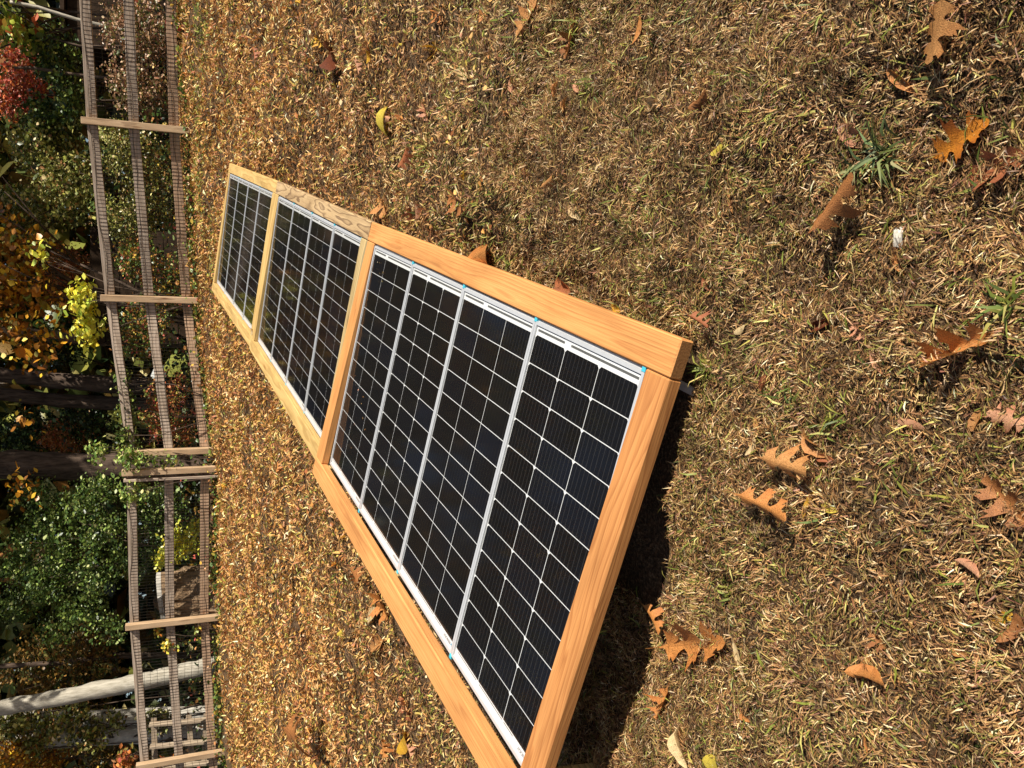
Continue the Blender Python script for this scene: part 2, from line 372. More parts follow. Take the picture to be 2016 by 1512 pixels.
def cellmat():
    mt, nt, out = newmat('silicon_cell')
    tc = N(nt, 'ShaderNodeTexCoord'); oi = N(nt, 'ShaderNodeObjectInfo')
    sp = N(nt, 'ShaderNodeSeparateXYZ'); nt.links.new(tc.outputs['Object'], sp.inputs[0])
    # thin bus wires along local y, every 18 mm
    mu = N(nt, 'ShaderNodeMath', operation='MULTIPLY'); mu.inputs[1].default_value = 1 / 0.0185; nt.links.new(sp.outputs['X'], mu.inputs[0])
    fr = N(nt, 'ShaderNodeMath', operation='FRACT'); nt.links.new(mu.outputs[0], fr.inputs[0])
    sb = N(nt, 'ShaderNodeMath', operation='SUBTRACT'); sb.inputs[1].default_value = 0.5; nt.links.new(fr.outputs[0], sb.inputs[0])
    ab = N(nt, 'ShaderNodeMath', operation='ABSOLUTE'); nt.links.new(sb.outputs[0], ab.inputs[0])
    lt = N(nt, 'ShaderNodeMath', operation='LESS_THAN'); lt.inputs[1].default_value = 0.028; nt.links.new(ab.outputs[0], lt.inputs[0])
    r = ramp(nt, [(0.0, (0.0065, 0.0056, 0.005)), (0.6, (0.0066, 0.0066, 0.0072)), (1.0, (0.0075, 0.0085, 0.0125))]); nt.links.new(oi.outputs['Random'], r.inputs['Fac'])
    mx = N(nt, 'ShaderNodeMix', data_type='RGBA'); nt.links.new(lt.outputs[0], mx.inputs[0]); nt.links.new(r.outputs['Color'], mx.inputs[6]); mx.inputs[7].default_value = (0.055, 0.052, 0.05, 1)
    # dust specks
    wn_ = N(nt, 'ShaderNodeTexNoise'); wn_.inputs['Scale'].default_value = 420; wn_.inputs['Detail'].default_value = 2; nt.links.new(tc.outputs['Object'], wn_.inputs['Vector'])
    rr = ramp(nt, [(0.70, (0, 0, 0)), (0.78, (0.6, 0.6, 0.6))]); nt.links.new(wn_.outputs['Fac'], rr.inputs['Fac'])
    m2 = N(nt, 'ShaderNodeMix', data_type='RGBA'); nt.links.new(rr.outputs['Color'], m2.inputs[0]); nt.links.new(mx.outputs[2], m2.inputs[6]); m2.inputs[7].default_value = (0.12, 0.11, 0.09, 1)
    b = N(nt, 'ShaderNodeBsdfPrincipled'); b.inputs['Roughness'].default_value = 0.5; b.inputs['Specular IOR Level'].default_value = 0.12
    nt.links.new(m2.outputs[2], b.inputs['Base Color']); nt.links.new(b.outputs[0], out.inputs[0])
    return mt
M['cell'] = cellmat()

def glassmat():
    mt, nt, out = newmat('solar_glass')
    tr = N(nt, 'ShaderNodeBsdfTransparent'); gl = N(nt, 'ShaderNodeBsdfGlossy'); gl.inputs['Roughness'].default_value = 0.07
    gl.inputs['Color'].default_value = (0.85, 0.85, 0.85, 1)
    fr = N(nt, 'ShaderNodeFresnel'); fr.inputs['IOR'].default_value = 1.37
    mx = N(nt, 'ShaderNodeMixShader'); nt.links.new(fr.outputs[0], mx.inputs[0]); nt.links.new(tr.outputs[0], mx.inputs[1]); nt.links.new(gl.outputs[0], mx.inputs[2])
    nt.links.new(mx.outputs[0], out.inputs[0])
    return mt
M['glass'] = glassmat()

# ------------------------------------------------------------------ terrain
PW, PL, GAP = 0.53235, 1.08, 0.21909
SECT = [
 ([[0.29058, -0.94864, 0.12508], [0.95134, 0.27242, -0.144], [0.10253, 0.16084, 0.98164]], [0.024, 1.5119, 0.0973]),
 ([[0.30758, -0.9476, 0.08634], [0.94508, 0.2937, -0.14339], [0.11052, 0.1257, 0.98589]], [0.7083, 3.7455, 0.3389]),
 ([[0.30088, -0.95055, 0.07702], [0.94563, 0.28692, -0.15317], [0.12349, 0.11892, 0.98519]], [1.4299, 5.965, 0.5999])]
CX = np.array([-40, -6.1, -3.7, -1.2, 1.29, 3.58, 6, 40]); CZ = np.array([-.07, -.07, -.06, -.10, 0, .10, .12, .12])
_ph = rng.uniform(0, 6.28, (14, 2)); _dir = rng.normal(size=(14, 2)); _dir /= np.linalg.norm(_dir, axis=1)[:, None]
_wl = np.array([3.1, 2.3, 1.7, 1.2, .9, .7, .52, .41, .33, .27, .22, .18, .15, .12])
def H(x, y):
    """height of the lawn"""
    x = np.asarray(x, float); y = np.asarray(y, float)
    yy = np.clip(y, -60, 14.0)
    z = 1.0 - 0.982 + 0.05 * np.clip(x, -25, 25) + 0.103 * (yy - 1.5) + 0.02 * (np.clip(y, 14, 300) - 14)
    t = np.clip((y - 8.0) / 4.0, 0, 1); z = z + (t * t * (3 - 2 * t)) * np.interp(x, CX, CZ)
    n = 0
    for i in range(14):
        n = n + 0.011 * _wl[i] ** 0.75 * np.sin(2 * np.pi * (x * _dir[i, 0] + y * _dir[i, 1]) / _wl[i] + _ph[i, 0])
    z = z + n
    # the frames bed down into the lawn on their uphill side
    for R, t in SECT:
        nx_, ny_, nz_ = R[0][2], R[1][2], R[2][2]
        pz = t[2] - (nx_ * (x - t[0]) + ny_ * (y - t[1])) / nz_
        s_ = R[0][0] * (x - t[0]) + R[1][0] * (y - t[1]) + R[2][0] * (pz - t[2]); q_ = R[0][1] * (x - t[0]) + R[1][1] * (y - t[1]) + R[2][1] * (pz - t[2])
        dx_ = np.maximum(np.maximum(-.11 - s_, s_ - 4 * PW - .11), 0); dy_ = np.maximum(np.maximum(-.12 - q_, q_ - PL - .1), 0)
        z = np.minimum(z, pz - .062 + .6 * np.hypot(dx_, dy_))
    return z

def hit(x, y):
    """where the line of sight through photo pixel (x, y) meets the lawn"""
    d = ray(x, y); k = 0.4
    for _ in range(4000):
        p = CAM + d * k; g = p[2] - H(p[0], p[1])
        if g < 0.0005: break
        k += max(0.0004, g * 0.35)
    return CAM + d * k

def spaced(edges):
    out = []
    for a, b, s in edges: out += list(np.arange(a, b - 1e-6, s))
    return np.array(out + [edges[-1][1]])
gx = spaced([(-400, -60, 40), (-60, -14, 4), (-14, -4, .4), (-4, 4.4, .07), (4.4, 14, .4), (14, 60, 4), (60, 400, 40)])
gy = spaced([(-60, -4, 4), (-4, .2, .3), (.2, 5, .06), (5, 13, .11), (13, 20, .5), (20, 80, 4), (80, 800, 60)])
GX, GY = np.meshgrid(gx, gy); GZ = H(GX, GY)
nx, ny = len(gx), len(gy)
ii = (np.arange(ny - 1)[:, None] * nx + np.arange(nx - 1)[None, :]).ravel()
gf = np.stack([ii, ii + 1, ii + nx + 1, ii + nx], 1)
tag(obj('ground', mesh_np('ground', np.stack([GX.ravel(), GY.ravel(), GZ.ravel()], 1), gf, M['ground'], smooth=True)),
    'sloping lawn soil covered with thatch', None, kind='structure')

# ------------------------------------------------------------------ solar array sections
def sec_matrix(k):
    R, t = SECT[k]; m_ = Matrix.Identity(4)
    for i in range(3):
        for j in range(3): m_[i][j] = R[i][j]
        m_[i][3] = t[i]
    return m_

# shared meshes of one panel: local x along the array (width PW), local y along the panel (length PL), top of the frame at z = 0
LIP = 0.010; TH = 0.032
def frame_mesh():
    b = VF(); g = 0.0015
    x0, x1, y0, y1 = g, PW - g, 0.0, PL
    b.box(x0, x0 + LIP, y0, y1, -TH, 0); b.box(x1 - LIP, x1, y0, y1, -TH, 0)
    b.box(x0 + LIP, x1 - LIP, y0, y0 + LIP, -TH, -0.0004); b.box(x0 + LIP, x1 - LIP, y1 - LIP, y1, -TH, -0.0004)
    b.box(x0 + 0.002, x1 - 0.002, y0 - 0.007, y0 - 0.0002, -TH, -0.006)      # outer step added to stand in for the shaded grey band here
    return b.mesh('frame', M['alu'])
def cell_mesh(name, cham, kind):
    cx, cy = CELLX / 2, CELLY / 2
    c = cham
    if c <= 0: v = [(-cx, -cy), (cx, -cy), (cx, cy), (-cx, cy)]
    else: v = [(-cx + c, -cy), (cx - c, -cy), (cx, -cy + c), (cx, cy), (-cx, cy), (-cx, -cy + c)]
    n = len(v); vv = [(x, y, 0) for x, y in v] + [(x, y, 0.0003) for x, y in v]
    f = [tuple(range(n))[::-1], tuple(range(n, 2 * n))] + [(i, (i + 1) % n, (i + 1) % n + n, i + n) for i in range(n)]
    return mesh_np(name, vv, f, M['cell'])
Y0, Y1 = LIP + 0.027, PL - LIP - 0.026        # cell field along the panel
X0, X1 = LIP + 0.0045, PW - LIP - 0.0045
GAPC = 0.0025
PX, PY = (X1 - X0 + GAPC) / 3, (Y1 - Y0 + GAPC) / 12
CELLX, CELLY = PX - GAPC, PY - GAPC
me_frame = frame_mesh()
me_back = box_mesh('backsheet', (LIP + 0.002, PW - LIP - 0.002, LIP, PL - LIP, -0.0075, -0.0052), M['back'])
me_glass = mesh_np('glass', [(LIP, LIP, -0.0030), (PW - LIP, LIP, -0.0030), (PW - LIP, PL - LIP, -0.0030), (LIP, PL - LIP, -0.0030)], [(0, 1, 2, 3)], M['glass'])
me_cell = {True: cell_mesh('cell_chamfered', 0.0075, 0), False: cell_mesh('cell_square', 0.0, 0)}
me_ribbon = []
for a, b_ in ((X0 + 0.006, X0 + PX * 1.86), (X0 + PX * 2.06, X1 - 0.006)):
    me_ribbon.append(box_mesh('ribbon', (a, b_, LIP + 0.009, LIP + 0.0155, -0.0052, -0.0048), M['ribbon']))
for a, b_ in ((X0 + 0.104, X0 + PX * 0.95), (X0 + PX * 1.02, X0 + PX * 1.94), (X0 + PX * 2.06, X0 + PX * 2.9)):
    me_ribbon.append(box_mesh('ribbon', (a, b_, Y1 + 0.004, Y1 + 0.0065, -0.0052, -0.0048), M['ribbon']))
cp = VF(); cp.box(-0.007, 0.007, -0.012, 0.003, -0.008, 0.0012, bev=0.001)
me_cap = cp.mesh('corner_cap', M['cap'])
# printed name on the margin, near corner of the long end
fc = bpy.data.curves.new('print', 'FONT'); fc.body = 'RENOGY'; fc.size = 0.0135; fc.align_x = 'LEFT'
fo = bpy.data.objects.new('print_tmp', fc); COL.objects.link(fo)
dg = bpy.context.evaluated_depsgraph_get()
me_print = bpy.data.meshes.new_from_object(fo.evaluated_get(dg)); me_print.name = 'printed_name'
bpy.data.objects.remove(fo); me_print.materials.clear(); me_print.materials.append(M['print'])
bl = VF()
for dx, s in ((0.0, 1.0), (0.0045, 0.7)):
    bl.box(0.002 + dx, 0.0055 + dx, 0.0, 0.0105 * s, 0, 0.0003)
me_logo = bl.mesh('printed_mark', M['print_blue'])

ORD = {0: 'nearest', 1: 'middle', 2: 'farthest'}
PORD = ['nearest', 'second', 'third', 'farthest']
SN = ['the nearest orange timber frame', 'the middle timber frame', 'the farthest timber frame']
for k in range(3):
    mw = sec_matrix(k)
    for i in range(4):
        p = bpy.data.objects.new('solar_panel', None); p.empty_display_size = 0.1; link(p)
        jit = Matrix.Translation((i * PW + random.uniform(-.0008, .0008), random.uniform(-.002, .002) , random.uniform(-.0012, .0012)))
        p.matrix_world = mw @ jit
        cham = (k == 0 and i in (0, 2)) or (k == 1 and i == 2)
        tag(p, '%s black solar panel in %s' % (PORD[i], SN[k]), 'solar panel', 'solar panels laid side by side in timber frames')
        obj('frame', me_frame, p); obj('backsheet', me_back, p); [obj('ribbon', mr, p) for mr in me_ribbon]
        for a in range(3):
            for b_ in range(12):
                c = obj('cell', me_cell[cham], p, (X0 + CELLX / 2 + a * PX, Y0 + CELLY / 2 + b_ * PY, -0.0051))
                c.rotation_euler = (0, 0, 0)
        obj('glass', me_glass, p)
        if k < 2 or i in (0, 2):
            for cx_ in ((0.0, PW) if i == 0 else (PW,)) if i < 3 else ():
                c1 = obj('corner_cap', me_cap, p, (cx_ if cx_ > 0 else 0.008, 0.0, 0.0))
            if i in (0, 1, 2):
                c2 = obj('corner_cap', me_cap, p, (PW, PL - 0.001, 0.0)); c2.rotation_euler = (0, 0, math.pi)
        t = obj('printed_name', me_print, p, (X0 + 0.016, PL - LIP - 0.018, -0.0046)); t.rotation_euler = (0, 0, 0)
        obj('printed_mark', me_logo, p, (X0 + 0.002, PL - LIP - 0.018, -0.0047))

# timber frames, one of four boards for each section
BW, BH = 0.089, 0.038
TILTS = [math.atan2(q_, PL) for q_ in (0.036, 0.026, 0.022)]
WOODS = [dict(right='pine', left='pine', near='pine_near', far='pine'), dict(right='grain', left='yellow', near='greenish', far='yellow'), dict(right='yellow', left='yellow', near='yellow', far='yellow')]
FL = ['timber frame of fresh orange boards holding the four nearest solar panels', 'timber frame holding the middle four solar panels, its right board strongly grained', 'yellow timber frame holding the four farthest solar panels by the fence']
for k in range(3):
    TILT = TILTS[k]
    mw = sec_matrix(k) @ Matrix.Translation((0, 0, 0.006)) @ Matrix.Rotation(TILT, 4, 'X')
    e = bpy.data.objects.new('timber_frame', None); link(e); e.matrix_world = mw
    tag(e, FL[k], 'timber frame', 'timber frames of the solar array')
    ln = 4 * PW
    nb = BW if k == 0 else GAP / 2 - 0.003          # end boards
    fb = GAP / 2 - 0.003 if k < 2 else BW
    W = WOODS[k]
    yin_r, yin_l = -0.011, PL + 0.006
    # long boards run through, end boards butt between them
    def board(name, L_, B_, mat, loc, rz=0.0):
        me = box_mesh('board', (-L_ / 2, L_ / 2, -B_ / 2, B_ / 2, -BH / 2, BH / 2), M[mat], bev=0.0035)
        o = obj(name, me, e, loc); o.rotation_euler = (0, 0, rz); return o
    tot = ln + nb + fb
    xc = (ln + fb - nb) / 2
    board('board', tot, BW, W['right'], (xc, yin_r - BW / 2, -BH / 2))
    board('board', tot, BW, W['left'], (xc, yin_l + BW / 2, -BH / 2), math.pi)
    wy = yin_l - yin_r - 0.003
    board('board', wy, nb - 0.003, W['near'], (-nb / 2 - 0.001, (yin_l + yin_r) / 2, -BH / 2 - 0.0015), math.pi / 2)
    board('board', wy, fb - 0.003, W['far'], (ln + fb / 2 + 0.001, (yin_l + yin_r) / 2, -BH / 2 - 0.0015), math.pi / 2)
    # ledger strips that carry the panels and short legs under the raised side
    for y_ in (0.05, PL - 0.06):
        me = box_mesh('ledger', (-tot / 2 + .1, tot / 2 - .1, -.017, .017, -.009, .009), M['greenish'], bev=0.002)
        zz = -0.007 - math.tan(TILT) * y_ - TH - 0.0105
        if y_ > .5: obj('ledger', me, e, (xc, y_, zz))
    for x_ in (0.02, ln * 0.5, ln - 0.02):
        pw_ = mw @ Vector((x_, yin_l + BW / 2, -BH))
        hgt = pw_.z - float(H(pw_.x, pw_.y)) + 0.03
        me = box_mesh('leg', (-.019, .019, -.0445, .0445, -hgt, -0.001), M['greenish'], bev=0.002)
        obj('leg', me, e, (x_, yin_l + BW / 2, -BH))

# ------------------------------------------------------------------ grass
def colpick(pal, n, R, jit=0.12):
    pal = np.array(pal, float); w = pal[:, 3] / pal[:, 3].sum()
    c = pal[R.choice(len(pal), n, p=w), :3]
    return c * np.exp(R.normal(0, jit, (n, 1))) * np.exp(R.normal(0, 0.04, (n, 3)))

STRAW = [(*lin(214, 182, 130), 2.4), (*lin(190, 150, 98), 4.5), (*lin(164, 122, 76), 5), (*lin(132, 94, 58), 5), (*lin(96, 66, 42), 3.2), (*lin(178, 156, 90), 2.2), (*lin(138, 128, 64), 1.3), (*lin(234, 208, 164), 1.0), (*lin(148, 102, 78), 1.6)]
GREEN = [(*lin(128, 132, 54), 3), (*lin(110, 118, 50), 3), (*lin(168, 160, 76), 2), (*lin(92, 106, 50), 1.5), (*lin(196, 184, 108), 1)]

def vnoise(x, y, wl, seed):
    R = np.random.default_rng(seed); s = 0
    for i in range(7):
        a = R.uniform(0, 6.28); p = R.uniform(0, 6.28); l = wl * R.uniform(.6, 1.6)
        s = s + np.sin(2 * np.pi * (x * math.cos(a) + y * math.sin(a)) / l + p)
    return s / 3.0

def in_array(x, y, margin=-0.02):
    """under one of the panels, where no grass shows"""
    ins = np.zeros(len(x), bool)
    for k in range(3):
        R, t = SECT[k]; R = np.array(R); t = np.array(t)
        z = H(x, y); P = np.stack([x, y, z], 1) - t; q = P @ R
        ins |= (q[:, 0] > -BW - margin) & (q[:, 0] < 4 * PW + BW + margin) & (q[:, 1] > -BW - .016 - margin) & (q[:, 1] < PL * 0.55)
    return ins

def blades(px_, py_, pz, ln_, wd, yaw, elev, bend, col):
    """three-point curved blades, five vertices each"""
    n = len(px_); P = np.stack([px_, py_, pz], 1)
    h = np.stack([np.cos(yaw), np.sin(yaw), np.zeros(n)], 1); side = np.stack([-np.sin(yaw), np.cos(yaw), np.zeros(n)], 1)
    up = np.array([0, 0, 1.0])
    d1 = h * np.cos(elev)[:, None] + up * np.sin(elev)[:, None]
    e2 = elev - bend
    d2 = h * np.cos(e2)[:, None] + up * np.sin(e2)[:, None]
    a = P; b = P + d1 * (ln_ * .5)[:, None]; c = b + d2 * (ln_ * .5)[:, None] + side * (ln_ * rng.normal(0, .09, n))[:, None]
    tw = rng.normal(0, .6, n)
    s1 = side * np.cos(tw)[:, None] + up * np.sin(tw)[:, None]
    w = wd[:, None] / 2
    V = np.stack([a - side * w, a + side * w, b + s1 * w, b - s1 * w, c], 1).reshape(-1, 3)
    i0 = np.arange(n) * 5
    T = np.concatenate([np.stack([i0, i0 + 1, i0 + 2], 1), np.stack([i0, i0 + 2, i0 + 3], 1), np.stack([i0 + 3, i0 + 2, i0 + 4], 1)])
    C_ = np.repeat(col, 5, axis=0)
    return V, T, C_

def polar(n, r0, r1, a0=-52, a1=52, power=2.0):
    """points whose density falls with the square of the distance"""
    u = rng.random(n); r = r0 * (r1 / r0) ** u
    a = np.radians(rng.uniform(a0, a1, n))
    return r * np.sin(a), r * np.cos(a), r

gv, gt, gc = [], [], []
nv = 0
def put(V, T, C_):
    global nv
    gv.append(V); gt.append(T + nv); gc.append(C_); nv += len(V)

# even near cover, then thinning with distance while blades stand for small bunches
def cover(n, r0, r1, uniform, palette, lmin, lmax, wid, emax, tuft=False, grow=1.0):
    if uniform:
        r = np.sqrt(rng.uniform(r0 * r0, r1 * r1, n)); a = np.radians(rng.uniform(-56, 56, n)); x, y = r * np.sin(a), r * np.cos(a)
    else: x, y, r = polar(n, r0, r1)
    keep = ~in_array(x, y) & (y < 13.6) & (y > .35)
    bare = vnoise(x, y, .55, 11) * .6 + vnoise(x, y, .2, 12) * .5
    keep &= rng.random(n) > np.clip((bare - .7) * 1.1, 0, .85)
    x, y, r = x[keep], y[keep], r[keep]; n = len(x)
    s = np.maximum(1, (r / 2.2)) ** grow
    ln_ = rng.uniform(lmin, lmax, n) * s ** .75; wd = wid * np.exp(rng.normal(0, .25, n)) * s
    # mown grass leans in drifts
    yaw = rng.uniform(0, 2 * np.pi, n)
    dr = vnoise(x, y, .25, 13) * 2.5; m_ = rng.random(n) < .45; yaw[m_] = dr[m_] + rng.normal(0, .5, m_.sum())
    elev = np.radians(rng.beta(1.3, 2.2, n) * emax); bend = np.radians(rng.uniform(-10, 40, n))
    mound = np.clip(vnoise(x, y, .11, 17) * .55 + vnoise(x, y, .055, 18) * .45 + .25, 0, 1.4)
    lift = (rng.beta(1, 2.0, n) * .010 + mound * .017 * rng.random(n) ** .5 * np.clip(1.25 - r / 7, .3, 1)) * np.minimum(s, 1.5)
    lush = np.clip(vnoise(x, y, .9, 14) * .5 + vnoise(x, y, .3, 15) * .4 + .1, 0, 1)
    col = colpick(palette, n, rng)
    if palette is STRAW:
        g = rng.random(n) < lush * .22 + .02
        col[g] = colpick(GREEN, g.sum(), rng)
        far_ = np.clip((r - 2.2) / 4, 0, 1)[:, None]; col = col * (1 + far_ * np.array([.42, .26, .06]))  # blade colour lightens with distance for fewer visible shadows, warms for orange litter
        st_ = np.exp(-((y + .33 * x - 11.4) / .55) ** 2) * np.clip((x - .6) / 1.5, 0, 1) * (.5 + .5 * vnoise(x, y, .8, 19)); g = rng.random(n) < st_ * .9
        col[g] = colpick(GREEN, g.sum(), rng) * 1.15
        dk = np.clip(1 - .28 * vnoise(x, y, .16, 16), .6, 1.25); col *= dk[:, None]
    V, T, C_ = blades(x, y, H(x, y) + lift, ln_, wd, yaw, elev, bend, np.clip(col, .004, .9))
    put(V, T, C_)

cover(300000, .55, 2.3, True, STRAW, .007, .023, .0018, 74)
cover(14000, .55, 2.3, True, STRAW, .025, .055, .0014, 40)
cover(300000, 2.1, 14.0, False, STRAW, .012, .033, .0031, 62)
cover(7000, .55, 3.0, True, GREEN, .02, .05, .0030, 70)
GV, GT, GC = np.concatenate(gv), np.concatenate(gt), np.concatenate(gc)
tag(obj('grass', mesh_np('grass', GV, GT, M['blade'], cols=GC)), 'dry tan lawn grass with a few green blades', 'grass', kind='stuff')

# ------------------------------------------------------------------ fallen leaves
OAK = [(.0, .012), (.07, .022), (.13, .05), (.15, .15), (.20, .24), (.215, .19), (.27, .27), (.28, .16), (.33, .075), (.37, .07), (.40, .15), (.43, .30), (.50, .44), (.51, .36), (.585, .38), (.565, .29), (.60, .27), (.575, .16), (.61, .085), (.66, .075), (.70, .15), (.75, .27), (.84, .32), (.82, .24), (.89, .22), (.85, .14), (.87, .08), (.92, .11), (.97, .09), (1.0, .0)]
def outline(kind, R):
    if kind == 'oak':
        sx, sy = R.uniform(-.03, .03), R.uniform(.82, 1.12)
        half = lambda sg, sh, k: [(min(1.0, t + sh * math.sin(math.pi * t)), sg * y * k) for t, y in OAK]
        OAK_ = [(t + R.normal(0, .012) * (0 < t < 1), y * R.uniform(.8, 1.15)) for t, y in OAK]
        half = lambda sg, sh, k: [(min(1.0, max(0, t + sh * math.sin(math.pi * t))), sg * y * k) for t, y in OAK_]
        a = half(1, sx, sy); OAK_ = [(t + R.normal(0, .012) * (0 < t < 1), y * R.uniform(.75, 1.15)) for t, y in OAK]; b = half(-1, -sx + R.uniform(-.02, .02), R.uniform(.82, 1.12))
    else:
        w = .27 if kind == 'ovate' else .15
        ts = [0, .06, .15, .28, .42, .56, .7, .83, .93, 1.0]
        a = [(t, w * math.sin(math.pi * t ** .85) ** .8 * (1 + .06 * (k % 2)) + .006) for k, t in enumerate(ts)]; b = [(t, -y * R.uniform(.92, 1.06)) for t, y in a]
    return a[:-1] + [(1.0, 0.0)] + b[:-1][::-1]

def leaf_mesh(name, kind, base, edge, seed, curl=0.5, roll=0.3, n=26):
    import bmesh
    R = np.random.default_rng(seed); b1, b2 = R.normal(0, .25, 2); tw = R.normal(0, .3); sgn = 1 if seed % 3 else -1
    bm = bmesh.new(); vs = [bm.verts.new((x, y, 0)) for x, y in outline(kind, R)]
    bm.faces.new(vs); bmesh.ops.triangulate(bm, faces=bm.faces[:], quad_method='BEAUTY', ngon_method='BEAUTY')
    # split along and across the midrib so that the blade can bend
    for co, no in [((0, 0, 0), (0, 1, 0))] + [((q / 7, 0, 0), (1, 0, 0)) for q in range(1, 7)] + ([((0, .17, 0), (0, 1, 0)), ((0, -.17, 0), (0, 1, 0))] if kind == 'oak' else []):
        bmesh.ops.bisect_plane(bm, geom=bm.verts[:] + bm.edges[:] + bm.faces[:], dist=1e-5, plane_co=co, plane_no=no)
    C_ = []; V = []
    f3, p3 = R.uniform(4, 8), R.uniform(0, 6)
    for v in bm.verts:
        t, y = v.co.x, v.co.y; u = abs(y)
        a = max(-.8, min(.8, roll * (1 + .6 * math.sin(3 * t + b1)) * sgn))
        z = u * math.tan(a) * (.6 + 1.6 * u) + curl * .35 * (t - .5) ** 2 * (1 + b2) + .05 * math.sin(f3 * t + p3 + (2.2 if y > 0 else 0)) * u * 2.2 + tw * y * (t - .4) * .8
        V.append((t, y * math.cos(a * min(1, u * 4)), z)); m_ = min(1, max(0, u * 2.6 + R.normal(0, .15))); k = 1 + .08 * R.normal()
        C_.append([(base[i_] * (1 - m_) + edge[i_] * m_) * k for i_ in range(3)])
    bm.verts.index_update(); Fc = [tuple(v.index for v in f.verts) for f in bm.faces]; bm.free()
    s0 = len(V); zc = curl * .0875 * (1 + b2)
    for q, (x, z) in enumerate(((0.02, 0.0), (-.09, .006), (-.18, .025))):
        r = .009 - .002 * q
        for a in range(4): V.append((x, r * math.cos(a * 1.571), z + zc + r * math.sin(a * 1.571))); C_.append([c * .7 for c in base])
    for q in range(2):
        for a in range(4): Fc.append((s0 + q * 4 + a, s0 + q * 4 + (a + 1) % 4, s0 + q * 4 + 4 + (a + 1) % 4, s0 + q * 4 + 4 + a))
    V = np.array(V); V[:, 2] -= V[:, 2].min()
    return mesh_np(name, V, Fc, M['fallen'], cols=np.clip(np.array(C_), .003, .95), smooth=True)

TONES = {'tan': (lin(205, 150, 92), lin(190, 128, 72)), 'orange': (lin(210, 144, 80), lin(188, 116, 58)), 'brown': (lin(176, 118, 68), lin(146, 92, 52)),
         'red': (lin(180, 112, 72), lin(152, 90, 60)), 'pink': (lin(212, 160, 122), lin(190, 122, 88)), 'yellow': (lin(224, 178, 60), lin(214, 150, 48)),
         'lemon': (lin(226, 204, 84), lin(210, 186, 70)), 'pale': (lin(222, 198, 150), lin(206, 172, 120)), 'dark': (lin(120, 62, 30), lin(96, 50, 26)), 'patch': (lin(206, 132, 40), lin(178, 98, 40))}
_lm = {}
def leaf_me(kind, tone, var, curl, roll):
    key_ = (kind, tone, var, curl, roll)
    if key_ not in _lm:
        b, e_ = TONES[tone]; _lm[key_] = leaf_mesh('leaf_' + kind, kind, b, e_, var * 7 + len(_lm), curl, roll, 26 if kind == 'oak' else 12)
    return _lm[key_]

def place_leaf(me, p0, p1, lift=.012, tiltx=0.0, tilty=0.0, name='fallen_leaf', wide=1.0):
    d = p1 - p0; ln_ = float(np.linalg.norm(d[:2])); yaw = math.atan2(d[1], d[0])
    o = obj(name, me)
    slope = math.atan2(float(H(*p1[:2]) - H(*p0[:2])), ln_ + 1e-6)
    o.matrix_world = Matrix.Translation((p0[0], p0[1], float(max(H(*p0[:2]), H(*((p0 + p1)[:2] / 2)) - .5 * ln_ * math.tan(slope))) + lift)) @ Matrix.Rotation(yaw, 4, 'Z') @ Matrix.Rotation(-slope + tilty, 4, 'Y') @ Matrix.Rotation(tiltx, 4, 'X') @ Matrix.Scale(ln_, 4) @ Matrix.Diagonal((1, wide, 1, 1))
    return o

